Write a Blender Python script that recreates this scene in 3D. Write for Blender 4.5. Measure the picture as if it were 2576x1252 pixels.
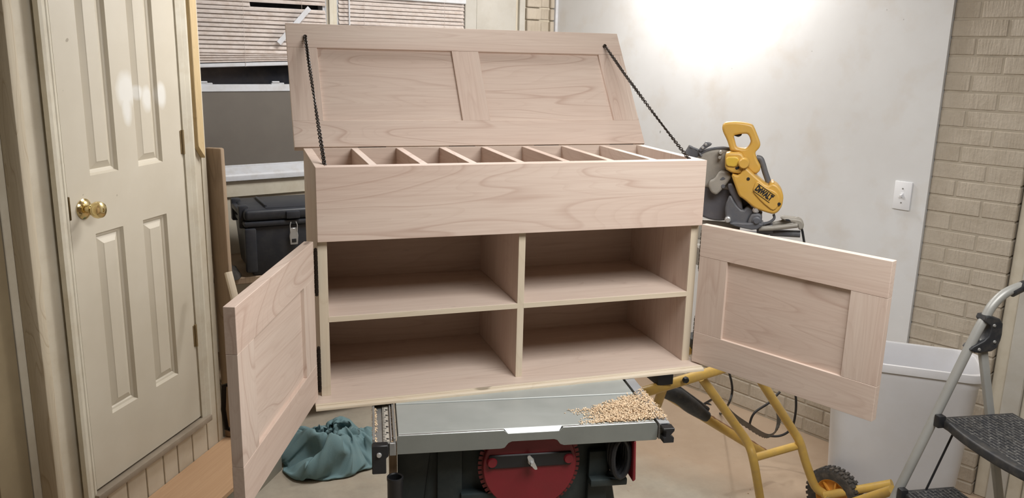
import bpy, bmesh, math, random
from mathutils import Vector, Matrix, noise
random.seed(7)
for o in list(bpy.data.objects): bpy.data.objects.remove(o)
SC = bpy.context.scene
COL = SC.collection
rad = math.radians
# ------------------------------------------------------------------ camera
FPX, CX, CY = 2086.0, 1288.0, 626.0
CAMP = Vector((-.16185, -2.09255, .47694))
YAW, PIT, ROL = .31373, .23183, .02391
FW = Vector((math.sin(YAW)*math.cos(PIT), math.cos(YAW)*math.cos(PIT), -math.sin(PIT)))
_r = Vector((math.cos(YAW), -math.sin(YAW), 0)); _u = _r.cross(FW)
RT = _r*math.cos(ROL)+_u*math.sin(ROL); UP = -_r*math.sin(ROL)+_u*math.cos(ROL)
cd = bpy.data.cameras.new('camera'); cam = bpy.data.objects.new('camera', cd); COL.objects.link(cam)
cd.sensor_fit = 'HORIZONTAL'; cd.sensor_width = 36; cd.lens = 36*FPX/2576; cd.clip_start = .02
cam.matrix_world = Matrix(((RT.x, UP.x, -FW.x, CAMP.x), (RT.y, UP.y, -FW.y, CAMP.y), (RT.z, UP.z, -FW.z, CAMP.z), (0, 0, 0, 1)))
SC.camera = cam
# ------------------------------------------------------------------ world, lights, exposure
w = bpy.data.worlds.new('night'); SC.world = w; w.use_nodes = True
w.node_tree.nodes['Background'].inputs[0].default_value = (.004, .005, .008, 1)
w.node_tree.nodes['Background'].inputs[1].default_value = 1
vs = SC.view_settings
vs.view_transform = 'Standard'; vs.look = 'None'; vs.gamma = 1; vs.use_curve_mapping = False; vs.exposure = 0.0
FLOOR, CEIL, TABLE = -1.286, 1.27, -.4374
def lamp(name, kind, loc, power, color, size=.1, sizey=None, target=None):
    l = bpy.data.lights.new(name, kind); o = bpy.data.objects.new(name, l); COL.objects.link(o)
    o.location = loc; l.energy = power; l.color = color
    if kind == 'AREA':
        l.shape = 'RECTANGLE' if sizey else 'DISK'; l.size = size
        if sizey: l.size_y = sizey
        d = (Vector(target)-Vector(loc)) if target else Vector((0, 0, -1))
        o.rotation_euler = d.to_track_quat('-Z', 'Y').to_euler()
    else:
        l.shadow_soft_size = size
    return o
# ceiling fixture before the cabinet, an added fill lamp behind it, and a bare bulb by the white wall just above the frame
lamp('ceiling_lamp', 'AREA', (1.1, -1.2, CEIL-.06), 60, (1, .985, .965), 1.3, 1.0)
lamp('wall_bulb', 'POINT', (1.84, 1.57, 1.04), 40, (1, .975, .945), .06)
lamp('back_fill_lamp', 'AREA', (.55, 1.15, CEIL-.06), 25, (1, .985, .965), .5, .5)  # fill added to brighten the floor and wall at the back left
# ------------------------------------------------------------------ helpers
def ray(u, v): return FW+RT*((u-CX)/FPX)-UP*((v-CY)/FPX)
def PD(u, v, d): return CAMP+ray(u, v)*d
def PZ(u, v, z): r = ray(u, v); return CAMP+r*((z-CAMP.z)/r.z)
def PL(u, v, p, n): r = ray(u, v); return CAMP+r*((Vector(p)-CAMP).dot(n)/r.dot(n))
def tag(o, label=None, cat=None, group=None, kind=None):
    if label: o['label'] = label
    if cat: o['category'] = cat
    if group: o['group'] = group
    if kind: o['kind'] = kind
    return o
def thing(name, label, cat, loc=(0, 0, 0), rz=0, group=None, kind=None):
    o = bpy.data.objects.new(name, None); COL.objects.link(o); o.empty_display_size = .05
    o.location = loc; o.rotation_euler = (0, 0, rz); return tag(o, label, cat, group, kind)
def link(name, me, mat, parent=None, smooth=None):
    o = bpy.data.objects.new(name, me); COL.objects.link(o)
    if mat and not me.materials: me.materials.append(mat)
    if parent: o.parent = parent
    return o
def obj(name, bm, mat, parent=None, bevel=0, seg=2, smooth=False, angle=35):
    bmesh.ops.recalc_face_normals(bm, faces=bm.faces)
    if bevel:
        es = [e for e in bm.edges if len(e.link_faces) == 2 and e.calc_face_angle(0) > rad(25)]
        bmesh.ops.bevel(bm, geom=es, offset=bevel, segments=seg, affect='EDGES', profile=.5, clamp_overlap=True)
    me = bpy.data.meshes.new(name); bm.to_mesh(me); bm.free()
    if smooth or bevel:
        me.shade_smooth(); me.set_sharp_from_angle(angle=rad(angle))
    return link(name, me, mat, parent)
def BM(): return bmesh.new()
def box(bm, x0, x1, y0, y1, z0, z1, M=None):
    vs_ = [bm.verts.new((x, y, z)) for x in (x0, x1) for y in (y0, y1) for z in (z0, z1)]
    for f in ((0, 1, 3, 2), (4, 6, 7, 5), (0, 4, 5, 1), (2, 3, 7, 6), (0, 2, 6, 4), (1, 5, 7, 3)):
        bm.faces.new([vs_[i] for i in f])
    if M is not None:
        for v in vs_: v.co = M @ v.co
    return bm
def bx(*a, M=None): return box(BM(), *a, M=M)
def prism(bm, pts, y0, y1, M=None):
    """polygon in x,z extruded along y"""
    a = [bm.verts.new((p[0], y0, p[1])) for p in pts]; b = [bm.verts.new((p[0], y1, p[1])) for p in pts]
    n = len(pts)
    bm.faces.new(a[::-1]); bm.faces.new(b)
    for i in range(n): bm.faces.new((a[i], a[(i+1) % n], b[(i+1) % n], b[i]))
    if M is not None:
        for v in a+b: v.co = M @ v.co
    return bm
def smooth_path(pts, n=6):
    pts = [Vector(p) for p in pts]; out = []
    for i in range(len(pts)-1):
        p0 = pts[max(i-1, 0)]; p1 = pts[i]; p2 = pts[i+1]; p3 = pts[min(i+2, len(pts)-1)]
        for k in range(n):
            t = k/n
            out.append(.5*((2*p1)+(p2-p0)*t+(2*p0-5*p1+4*p2-p3)*t*t+(3*p1-p0-3*p2+p3)*t**3))
    out.append(pts[-1]); return out
def tube(bm, pts, r, seg=12, cap=True, flat=1.0):
    pts = [Vector(p) for p in pts]; rings = []; nprev = None
    for i, p in enumerate(pts):
        t = (pts[min(i+1, len(pts)-1)]-pts[max(i-1, 0)]).normalized()
        if nprev is None:
            a = Vector((0, 0, 1)) if abs(t.z) < .9 else Vector((1, 0, 0))
            nrm = t.cross(a).normalized()
        else: nrm = (nprev-t*nprev.dot(t)).normalized()
        nprev = nrm; b = t.cross(nrm)
        rr = r[i] if isinstance(r, (list, tuple)) else r
        rings.append([bm.verts.new(p+nrm*(rr*math.cos(2*math.pi*k/seg))+b*(rr*flat*math.sin(2*math.pi*k/seg))) for k in range(seg)])
    for a, b in zip(rings, rings[1:]):
        for k in range(seg): bm.faces.new((a[k], a[(k+1) % seg], b[(k+1) % seg], b[k]))
    if cap: bm.faces.new(rings[0][::-1]); bm.faces.new(rings[-1])
    return bm
def lathe(bm, prof, seg=32, M=None):
    """profile (r, h) about local z"""
    rings = []
    for r, h in prof:
        if r < 1e-6: rings.append([bm.verts.new((0, 0, h))])
        else: rings.append([bm.verts.new((r*math.cos(2*math.pi*k/seg), r*math.sin(2*math.pi*k/seg), h)) for k in range(seg)])
    for a, b in zip(rings, rings[1:]):
        for k in range(seg):
            k2 = (k+1) % seg
            if len(a) == 1 and len(b) == 1: continue
            if len(a) == 1: bm.faces.new((a[0], b[k2], b[k]))
            elif len(b) == 1: bm.faces.new((a[k], a[k2], b[0]))
            else: bm.faces.new((a[k], a[k2], b[k2], b[k]))
    if M is not None:
        for ring in rings:
            for v in ring: v.co = M @ v.co
    return bm
def outline(name, loops, y0, y1, r, mat, parent, M=None, res=2):
    """flat outline (x,z loops, holes allowed) given thickness y0..y1 and rounded edges"""
    cu = bpy.data.curves.new(name, 'CURVE'); cu.dimensions = '2D'; cu.fill_mode = 'BOTH'
    h = abs(y1-y0)/2; r = min(r, h*.98)
    cu.extrude = h-r; cu.bevel_depth = r; cu.bevel_resolution = res; cu.offset = -r
    for lp in loops:
        s = cu.splines.new('POLY'); s.points.add(len(lp)-1); s.use_cyclic_u = True
        for p, q in zip(s.points, lp): p.co = (q[0], q[1], 0, 1)
    t = bpy.data.objects.new(name, cu); COL.objects.link(t)
    dg = bpy.context.evaluated_depsgraph_get()
    me = bpy.data.meshes.new_from_object(t.evaluated_get(dg)); bpy.data.objects.remove(t)
    T = Matrix(((1, 0, 0, 0), (0, 0, -1, (y0+y1)/2), (0, 1, 0, 0), (0, 0, 0, 1)))
    me.transform((M @ T) if M is not None else T)
    me.name = name; me.materials.clear()
    me.shade_smooth(); me.set_sharp_from_angle(angle=rad(40))
    return link(name, me, mat, parent)
def rrect(x0, x1, z0, z1, r, n=5):
    out = []
    for cx, cz, a0 in ((x1-r, z0+r, -90), (x1-r, z1-r, 0), (x0+r, z1-r, 90), (x0+r, z0+r, 180)):
        for k in range(n+1):
            a = rad(a0+90*k/n); out.append((cx+r*math.cos(a), cz+r*math.sin(a)))
    return out
def round_poly(pts, n=3, iters=2):
    for _ in range(iters):
        out = []
        for i in range(len(pts)):
            a, b = pts[i], pts[(i+1) % len(pts)]
            out += [(a[0]*.8+b[0]*.2, a[1]*.8+b[1]*.2), (a[0]*.2+b[0]*.8, a[1]*.2+b[1]*.8)]
        pts = out
    return pts
# ------------------------------------------------------------------ materials
def srgb(r, g, b):
    f = lambda c: (c/255/12.92) if c/255 <= .04045 else ((c/255+.055)/1.055)**2.4
    return (f(r), f(g), f(b), 1)
class N:
    def __init__(s, name):
        s.m = bpy.data.materials.new(name); s.m.use_nodes = True; s.t = s.m.node_tree
        s.b = s.t.nodes['Principled BSDF']
    def n(s, typ, **kw):
        x = s.t.nodes.new(typ)
        for k, v in kw.items():
            if k.startswith('_'): setattr(x, k[1:], v)
            else: x.inputs[k.replace('__', ' ')].default_value = v
        return x
    def l(s, a, b): s.t.links.new(a, b)
    def math(s, op, a, b=None, clamp=False):
        x = s.t.nodes.new('ShaderNodeMath'); x.operation = op; x.use_clamp = clamp
        for i, q in enumerate((a, b)):
            if q is None: continue
            if isinstance(q, (int, float)): x.inputs[i].default_value = q
            else: s.l(q, x.inputs[i])
        return x.outputs[0]
    def mix(s, fac, a, b, blend='MIX'):
        x = s.t.nodes.new('ShaderNodeMix'); x.data_type = 'RGBA'; x.blend_type = blend
        for i, q in ((0, fac), (6, a), (7, b)):
            if isinstance(q, (int, float, tuple)): x.inputs[i].default_value = q
            else: s.l(q, x.inputs[i])
        return x.outputs[2]
    def ramp(s, fac, p0, p1, c0=(0, 0, 0, 1), c1=(1, 1, 1, 1)):
        x = s.t.nodes.new('ShaderNodeValToRGB'); e = x.color_ramp.elements
        e[0].position = p0; e[1].position = p1; e[0].color = c0; e[1].color = c1
        s.l(fac, x.inputs[0]); return x.outputs[0]
    def coord(s, scale=(1, 1, 1), rand=0, kind='Object', loc=(0, 0, 0), rot=(0, 0, 0)):
        tc = s.t.nodes.new('ShaderNodeTexCoord'); mp = s.t.nodes.new('ShaderNodeMapping')
        mp.inputs['Scale'].default_value = scale; mp.inputs['Location'].default_value = loc; mp.inputs['Rotation'].default_value = rot
        src = tc.outputs[kind]
        if rand:
            oi = s.t.nodes.new('ShaderNodeObjectInfo'); va = s.t.nodes.new('ShaderNodeVectorMath'); va.operation = 'ADD'
            k = s.math('MULTIPLY', oi.outputs['Random'], rand)
            s.l(src, va.inputs[0]); s.l(k, va.inputs[1]); src = va.outputs[0]
        s.l(src, mp.inputs[0]); return mp.outputs[0]
    def noise(s, vec, scale=5, detail=4, rough=.5, dist=0):
        x = s.n('ShaderNodeTexNoise', Scale=scale, Detail=detail, Roughness=rough, Distortion=dist); s.l(vec, x.inputs['Vector']); return x.outputs['Fac']
    def bump(s, h, strength=.2, dist=.01):
        x = s.n('ShaderNodeBump', Strength=strength, Distance=dist); s.l(h, x.inputs['Height']); s.l(x.outputs[0], s.b.inputs['Normal'])
    def out(s, col=None, rough=None, metal=None, spec=None):
        for k, v in (('Base Color', col), ('Roughness', rough), ('Metallic', metal), ('Specular IOR Level', spec)):
            if v is None: continue
            if isinstance(v, (int, float, tuple)): s.b.inputs[k].default_value = v
            else: s.l(v, s.b.inputs[k])
        return s.m
def plain(name, c, rough=.5, metal=0, var=.12, scale=6, bump=0, bscale=60, dust=None, dfac=.5):
    """one colour with gentle blotches, optional fine relief and a dust film"""
    s = N(name); v = s.coord(rand=3)
    n = s.noise(v, scale, 5, .6)
    d = tuple(x*(1-var) for x in c[:3])+(1,); l = tuple(min(1, x*(1+var)) for x in c[:3])+(1,)
    col = s.ramp(n, .3, .7, d, l)
    if dust:
        f = s.ramp(s.noise(v, scale*2.3, 6, .65), .45, .75); f = s.math('MULTIPLY', f, dfac)
        col = s.mix(f, col, dust)
    if bump: s.bump(s.noise(v, bscale, 4), bump, .004)
    return s.out(col, rough, metal)
def wood(name, axis, light, dark, line, lw=.5, rough=.5, contour=14, knots=True, sc=1.0):
    s = N(name)
    sca = [5.5*sc]*3; sca[axis] = .75*sc
    v = s.coord(tuple(sca), rand=9)
    n1 = s.noise(v, 1.0, 2.2, .42, .5)
    fr_ = s.math('FRACT', s.math('MULTIPLY', n1, contour))
    up_ = s.ramp(fr_, .80, .96); dn_ = s.ramp(fr_, .95, 1.0, (1, 1, 1, 1), (0, 0, 0, 1))
    ln = s.math('MULTIPLY', s.math('POWER', up_, 1.8), dn_)
    n3 = s.noise(v, .45, 2, .5)
    ln = s.math('MULTIPLY', ln, s.ramp(n3, .36, .60))
    fr2 = s.math('FRACT', s.math('MULTIPLY', n1, contour*3.3)); ln2 = s.math('MULTIPLY', s.ramp(fr2, .72, .97), .20)
    ln = s.math('MAXIMUM', ln, ln2)
    scb = [160*sc]*3; scb[axis] = 5*sc
    fine = s.noise(s.coord(tuple(scb), rand=5), 1.0, 3, .6)
    base = s.mix(s.ramp(n1, .3, .72), light, dark)
    base = s.mix(s.math('MULTIPLY', s.ramp(fine, .35, .75), .22), base, line)
    col = s.mix(s.math('MULTIPLY', ln, lw), base, line)
    if knots:
        sk = [26*sc]*3; sk[axis] = 7*sc
        kn = s.ramp(s.noise(s.coord(tuple(sk), rand=17), 1.0, 1, .4), .80, .84)
        col = s.mix(s.math('MULTIPLY', kn, .55), col, tuple(x*.28 for x in line[:3])+(1,))
    s.bump(fine, .06, .002)
    return s.out(col, rough, 0, .35)
ML, MD, MN = srgb(216, 200, 187), srgb(207, 185, 171), srgb(162, 128, 112)
MAP = [wood('maple_grain_x', 0, ML, MD, MN), wood('maple_grain_y', 1, ML, MD, MN), wood('maple_grain_z', 2, ML, MD, MN)]
MEDG = [wood('maple_edge_'+'xyz'[i], i, srgb(212, 200, 180), srgb(203, 189, 167), srgb(172, 150, 124), .2) for i in range(3)]
PLYL = wood('maple_ply', 0, srgb(213, 197, 184), srgb(205, 186, 172), srgb(166, 140, 126), .34, contour=10)
BLACKMETAL = plain('blackened_metal', srgb(48, 40, 34), .45, .7, .2, 40)
CHROME = plain('bright_steel', srgb(205, 206, 206), .28, .6, .1, 10)
STEEL = plain('dull_steel', srgb(150, 150, 148), .42, .35, .15, 20)
BRASS = plain('brass', srgb(222, 202, 150), .16, 1, .1, 8)
HINGE = plain('tarnished_hinge', srgb(150, 132, 100), .45, .6, .2, 30)
BLACKP = plain('black_plastic', srgb(34, 35, 38), .45, 0, .2, 20, .05, 200)
BLACKD = plain('dusty_black_plastic', srgb(40, 42, 46), .5, 0, .2, 12, .05, 150, srgb(120, 112, 100), .25)
RUBBER = plain('tyre_rubber', srgb(62, 60, 58), .8, 0, .2, 15, .1, 100, srgb(140, 125, 108), .4)
YEL = plain('yellow_plastic', srgb(203, 160, 74), .42, 0, .06, 10, .03, 150, srgb(196, 165, 110), .3)
YELT = plain('yellow_paint', srgb(206, 170, 88), .38, 0, .08, 14, 0, 60, srgb(176, 146, 104), .45)
ORNG = plain('orange_wheel', srgb(216, 152, 62), .45, 0, .1, 14, 0, 60, srgb(170, 128, 86), .5)
GREYA = plain('cast_grey', srgb(150, 146, 138), .5, .1, .1, 14, .1, 90, srgb(170, 160, 145), .4)
GREYD = plain('dark_grey_plastic', srgb(88, 90, 96), .5, 0, .12, 12, .05, 90, srgb(120, 115, 108), .4)
BLADEG = plain('blade_guard_grey', srgb(92, 92, 98), .45, .2, .12, 8, 0, 60, srgb(130, 125, 118), .3)
TUBEG = plain('grey_tube_paint', srgb(158, 158, 154), .4, .2, .06, 12)
WPLAST = plain('white_bin_plastic', srgb(214, 214, 217), .45, 0, .03, 4, 0, 60, srgb(190, 180, 165), .15)
WSWITCH = plain('white_switch_plastic', srgb(232, 234, 238), .35, 0, .02, 4)
VINYL = plain('white_vinyl', srgb(205, 208, 214), .4, 0, .05, 8, 0, 60, srgb(170, 160, 145), .4)
SLAT = plain('dusty_blind_slat', srgb(206, 196, 190), .5, 0, .08, 9, 0, 60, srgb(160, 136, 116), .6)
CREAM = plain('cream_trim_paint', srgb(206, 200, 184), .5, 0, .06, 5, .04, 40, srgb(165, 145, 112), .35)
CREAMW = plain('cream_wall_paint', srgb(200, 192, 175), .55, 0, .07, 4, .04, 60, srgb(168, 152, 124), .35)
GREYTRIM = plain('grey_white_trim', srgb(186, 183, 175), .55, 0, .06, 5, .04, 40, srgb(160, 150, 132), .3)
OLIVE = plain('olive_brown_paint', srgb(140, 126, 100), .5, 0, .08, 4, 0, 60, srgb(110, 96, 74), .3)  # darker olive-brown paint of the far-left planks and the front wall
BRICK = None
def brickmat():
    s = N('painted_rug_brick'); v = s.coord(rand=7)
    n = s.noise(v, 9, 4); col = s.ramp(n, .3, .7, srgb(172, 161, 145), srgb(188, 178, 163))
    g = s.noise(s.coord((120, 120, 11), rand=7), 1.0, 2.5, .55)
    g2 = s.noise(s.coord((60, 60, 50), rand=7), 1.0, 4, .6)
    col = s.mix(s.math('MULTIPLY', s.ramp(g, .56, .72), .16), col, srgb(132, 118, 100))
    h = s.math('ADD', s.math('MULTIPLY', g, .7), s.math('MULTIPLY', g2, .6)); s.bump(h, .8, .006)
    return s.out(col, .7)
BRICK = brickmat()
MORTAR = plain('painted_mortar', srgb(174, 164, 148), .8, 0, .1, 12, .2, 120)
def whitewall():
    s = N('dusty_white_wall'); v = s.coord()
    n = s.noise(v, 1.6, 6, .6); n2 = s.noise(v, 14, 6, .7); n3 = s.noise(v, 5, 4, .6)
    col = s.ramp(n, .3, .7, srgb(208, 208, 208), srgb(220, 222, 224))
    dirt = s.math('MULTIPLY', s.ramp(n3, .52, .74), .35)
    col = s.mix(dirt, col, srgb(196, 184, 168))
    col = s.mix(s.math('MULTIPLY', s.ramp(n2, .70, .76), .3), col, srgb(238, 236, 232))
    spot = s.math('MULTIPLY', s.ramp(s.noise(v, 30, 2, .4), .80, .83), .7)
    col = s.mix(spot, col, srgb(110, 105, 98))
    s.bump(n2, .08, .004)
    return s.out(col, .45)
WHITEW = whitewall()
def floormat():
    s = N('dusty_concrete'); v = s.coord()
    n = s.noise(v, 1.4, 7, .62); n2 = s.noise(v, 7, 6, .65); n3 = s.noise(v, 60, 4, .7)
    col = s.ramp(n2, .3, .7, srgb(156, 148, 134), srgb(178, 170, 155))
    dust = s.ramp(n, .46, .60)
    tc = s.t.nodes.new('ShaderNodeTexCoord'); sp = s.t.nodes.new('ShaderNodeSeparateXYZ'); s.l(tc.outputs['Object'], sp.inputs[0])
    # sawdust has drifted towards the brick wall
    side = s.math('SUBTRACT', s.math('ADD', s.math('MULTIPLY', sp.outputs[0], .9), s.math('MULTIPLY', sp.outputs[1], .62)), 1.85)
    side = s.math('ADD', side, s.math('MULTIPLY', n, .8))
    dust = s.math('MAXIMUM', s.math('MULTIPLY', dust, .35), s.ramp(side, .28, .62))
    col = s.mix(s.math('MULTIPLY', dust, .6), col, srgb(180, 150, 122))
    fl = s.ramp(s.noise(v, 45, 3, .6), .70, .76)
    col = s.mix(s.math('MULTIPLY', fl, .45), col, srgb(150, 112, 82))
    s.bump(n3, .1, .003)
    return s.out(col, .75)
FLOORM = floormat()
DOORM = None
def doormat():
    s = N('old_cream_door'); v = s.coord(rand=0)
    n = s.noise(v, 2.5, 5, .6)
    col = s.ramp(n, .3, .7, srgb(199, 191, 174), srgb(209, 202, 187))
    # freshly touched-up white paint blots (s, z in door space)
    tc = s.t.nodes.new('ShaderNodeTexCoord'); sp = s.t.nodes.new('ShaderNodeSeparateXYZ'); s.l(tc.outputs['Object'], sp.inputs[0])
    wob = s.math('MULTIPLY', s.math('SUBTRACT', s.noise(v, 14, 4), .5), .9)
    tot = None
    for cx_, cz_, rx, rz in ((.305, .325, .055, .075), (.30, .27, .03, .07), (.415, .29, .035, .055), (.49, .30, .03, .055), (.37, .315, .03, .03)):
        dx = s.math('MULTIPLY', s.math('SUBTRACT', sp.outputs[0], cx_), 1/rx); dz = s.math('MULTIPLY', s.math('SUBTRACT', sp.outputs[2], cz_), 1/rz)
        r = s.math('ADD', s.math('MULTIPLY', dx, dx), s.math('MULTIPLY', dz, dz))
        q = s.math('SUBTRACT', 1, s.math('ADD', r, wob)); q = s.math('MULTIPLY', q, 1.3, True)
        tot = q if tot is None else s.math('MAXIMUM', tot, q)
    col = s.mix(s.math('MULTIPLY', tot, .8), col, srgb(232, 232, 228))
    spots = s.ramp(s.noise(v, 26, 1, .3), .80, .82)
    col = s.mix(s.math('MULTIPLY', spots, .6), col, srgb(120, 108, 84))
    return s.out(col, .4)
DOORM = doormat()
OLDWOOD = wood('weathered_board', 2, srgb(166, 146, 124), srgb(140, 120, 98), srgb(100, 82, 64), .5, .7)
FIR = wood('painted_fir_trim', 2, srgb(206, 196, 176), srgb(194, 182, 160), srgb(150, 128, 96), .5, .6, sc=1.6)
PLYEDGE = wood('plywood_edge', 2, srgb(212, 192, 152), srgb(196, 172, 130), srgb(150, 122, 84), .5, .65, sc=2.2)
PLYFLOOR = wood('plywood_step', 0, srgb(200, 166, 132), srgb(188, 152, 118), srgb(152, 116, 84), .35, .6, sc=.7)
GREYSTEP = plain('grey_step_riser', srgb(150, 146, 134), .7, 0, .1, 6)

# ================================================================== the setting
fl = obj('floor', bx(-4, 5, -5, 4.5, FLOOR-.1, FLOOR), FLOORM); tag(fl, 'dusty concrete workshop floor with drifts of brown sawdust', 'floor', kind='structure')
ce = obj('ceiling', bx(-4, 5, -5, 4.5, CEIL, CEIL+.1), plain('bare_board_ceiling', srgb(150, 138, 122), .7)); tag(ce, 'plain boarded ceiling above the workshop', 'ceiling', kind='structure')
fr = obj('wall_front', bx(-4, 5, -5.1, -5, FLOOR, CEIL), OLIVE); tag(fr, 'plain brown wall behind the photographer', 'wall', kind='structure')
# ---- left wall (its own frame: x along the wall, y into the wall)
QX, QY = -.694, .743
LW = thing('wall_left', 'cream painted wall holding the panelled door', 'wall', (QX, QY, 0), rad(59.5), kind='structure')
DB = -.986     # door bottom
obj('wall_face', box(box(box(BM(), -3.8, -.03, .012, .14, FLOOR, CEIL), .605, .745, .012, .14, FLOOR, CEIL), -.03, .605, .03, .14, FLOOR, CEIL), CREAMW, LW)
xs_ = [-.62, -.50, -.38, -.26, -.16, -.055, .045, .145, .25, .351, .439, .537, .64, .745]
for a, b in zip(xs_, xs_[1:]):
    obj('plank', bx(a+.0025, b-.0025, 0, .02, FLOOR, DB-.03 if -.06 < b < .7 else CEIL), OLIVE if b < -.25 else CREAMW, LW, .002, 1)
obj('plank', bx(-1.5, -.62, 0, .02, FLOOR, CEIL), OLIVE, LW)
obj('post', bx(-.231, -.198, -.058, 0, -1.153, CEIL), FIR, LW, .004)
obj('end_board', prism(BM(), [(.672, .10), (.715, .05), (.715, CEIL), (.672, CEIL)], -.022, 0), PLYEDGE, LW, .002, 1)
obj('end_board', bx(.715, .745, -.004, .0, FLOOR, CEIL), CREAMW, LW)
# ---- the panelled door
DR = thing('door_1', 'old cream panelled door with brass knob and white touch-up paint blots', 'door', (QX, QY, 0), rad(59.5), kind='structure')
DT = 1.06
PAN = [(.096, .229, .064, .94), (.335, .469, .064, .94), (.101, .236, -.757, -.126), (.338, .474, -.752, -.126)]
bm = BM()
xcuts = [-.008, .098, .232, .336, .471, .588]; 
for i in (0, 2, 4): box(bm, xcuts[i], xcuts[i+1], -.006, .026, DB, DT)
for i in (1, 3):
    box(bm, xcuts[i], xcuts[i+1], -.006, .026, DB, -.755); box(bm, xcuts[i], xcuts[i+1], -.006, .026, -.126, .064); box(bm, xcuts[i], xcuts[i+1], -.006, .026, .94, DT)
bmesh.ops.remove_doubles(bm, verts=bm.verts, dist=1e-5)
obj('slab', bm, DOORM, DR)
for i in (1, 3):
    for z0, z1 in ((.064, .94), (-.755, -.126)):
        bm = BM(); prev = None; x0, x1 = xcuts[i], xcuts[i+1]
        for ins, dp in ((0, -.006), (.004, .0005), (.006, .0045), (.013, .0065), (.017, .010), (.038, .0), (.040, -.0015)):
            ring = [bm.verts.new(p) for p in ((x0+ins, dp, z0+ins), (x1-ins, dp, z0+ins), (x1-ins, dp, z1-ins), (x0+ins, dp, z1-ins))]
            if prev:
                for k in range(4): bm.faces.new((prev[k], prev[(k+1) % 4], ring[(k+1) % 4], ring[k]))
            prev = ring
        bm.faces.new(prev)
        obj('door_panel', bm, DOORM, DR)
for x0, x1 in ((-.062, -.014), (.600, .655)):
    m = BM(); s_ = 1 if x0 < 0 else -1; a, b = (x0, x1) if s_ > 0 else (x1, x0)
    prism(m, [(a, 0), (a, -.018), (a+s_*.012, -.020), (a+s_*.030, -.014), (a+s_*.034, -.016), (b, -.010), (b, 0)], DB-.015, DT+.05, Matrix(((1, 0, 0, 0), (0, 0, 1, 0), (0, 1, 0, 0), (0, 0, 0, 1))))
    obj('casing', m, CREAM, DR)
obj('casing', bx(-.062, .655, -.018, 0, DT+.004, DT+.055), CREAM, DR)
obj('door_stop', box(box(BM(), .589, .600, -.004, .02, DB, DT), -.0135, -.0085, .004, .02, DB, DT), CREAM, DR)
obj('threshold', bx(-.03, .64, -.030, .012, DB-.032, DB-.008), plain('worn_grey_threshold', srgb(150, 138, 122), .6, 0, .15, 14), DR, .003)
ky = Matrix.Translation((.055, -.006, -.036)) @ Matrix.Rotation(rad(90), 4, 'X')
kn = obj('knob', lathe(BM(), [(.013, .012), (.011, .022), (.012, .030), (.021, .036), (.0265, .046), (.0275, .055), (.024, .066), (.014, .071), (.006, .0715), (.005, .069), (0, .069)], 32, ky), BRASS, DR, smooth=True)
obj('rose', lathe(BM(), [(0, 0), (.032, 0), (.033, .004), (.028, .008), (.018, .013), (.0, .014)], 32, ky), BRASS, kn, smooth=True)
obj('latch_plate', bx(-.011, -.004, -.0105, -.004, -.062, .012), plain('dark_brass_latch', srgb(96, 80, 52), .4, .8), DR, .002)
for z in (.124, -.64):
    h = obj('hinge', bx(.582, .606, -.0085, -.005, z-.043, z+.043), HINGE, DR, .001, 1)
    b_ = BM(); tube(b_, [(.594, -.010, z-.045), (.594, -.010, z+.045)], .0055, 10); obj('hinge_barrel', b_, HINGE, h, smooth=True)
    for dz in (-.026, 0, .026): obj('screw', bx(.598, .603, -.0095, -.008, z+dz-.008, z+dz+.008), BLACKMETAL, h)
# ---- step in front of the door
ld = thing('plywood_step', 'low plywood step running below the cream door', 'step', (QX, QY, 0), rad(59.5))
obj('board', bx(-1.6, .80, -.262, -.0015, -1.175, -1.155), PLYFLOOR, ld, .002, 1)
obj('riser', bx(-1.6, .785, -.252, -.237, FLOOR, -1.176), GREYSTEP, ld)
for a in (.765, -.1): obj('joist', bx(a, a+.02, -.236, -.01, FLOOR, -1.176), GREYSTEP, ld)
# ---- back wall with two windows (x along wall, y into wall; origin at the far corner)
BX, BY = 1.655, 2.759
BW = thing('wall_back', 'cream boarded back wall holding the two blind-covered windows', 'wall', (BX, BY, 0), rad(18.5), kind='structure')
WL0, WL1, WR0, WR1, WZ0 = -2.16, -1.475, -1.42, -.662, -.145
bm = BM()
box(bm, -3.2, WL0, 0, .1, FLOOR, CEIL); box(bm, WL0, WR1, 0, .1, FLOOR, WZ0-.0); box(bm, WL1, WR0, 0, .1, WZ0, CEIL)
box(bm, WL0, WR1, 0, .1, 1.12, CEIL); box(bm, WR1, .02, 0, .1, FLOOR, CEIL)
obj('wall_face', bm, CREAMW, BW)
obj('wall_panel', bx(WR1+.003, WR1+.078, -.016, 0, -.2, CEIL), GREYTRIM, BW, .002, 1)
obj('wall_panel', bx(WR1+.082, -.305, -.010, 0, -.4, CEIL), GREYTRIM, BW, .002, 1)
obj('trim_strip', bx(-.285, -.245, -.018, 0, -.6, CEIL), GREYTRIM, BW, .002, 1)
obj('corner_strip', bx(-.026, -.003, -.03, 0, FLOOR, CEIL), VINYL, BW, .002, 1)
bz = CEIL; brick_me = {}
def brick(parent, x0, x1, y0, y1, z0, z1, r=.004):
    w_ = round(x1-x0, 4); d_ = round(y1-y0, 4); h_ = round(z1-z0, 4); key = (w_, d_, h_)
    if key not in brick_me:
        b = bx(0, w_, 0, d_, 0, h_)
        bmesh.ops.bevel(b, geom=[e for e in b.edges], offset=r, segments=1, affect='EDGES')
        me = bpy.data.meshes.new('brick'); bmesh.ops.recalc_face_normals(b, faces=b.faces); b.to_mesh(me); b.free(); me.materials.append(BRICK); brick_me[key] = me
    o = bpy.data.objects.new('brick', brick_me[key]); COL.objects.link(o); o.parent = parent; o.location = (x0, y0, z0); return o
CH = .0697
k = 0; z = FLOOR
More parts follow.
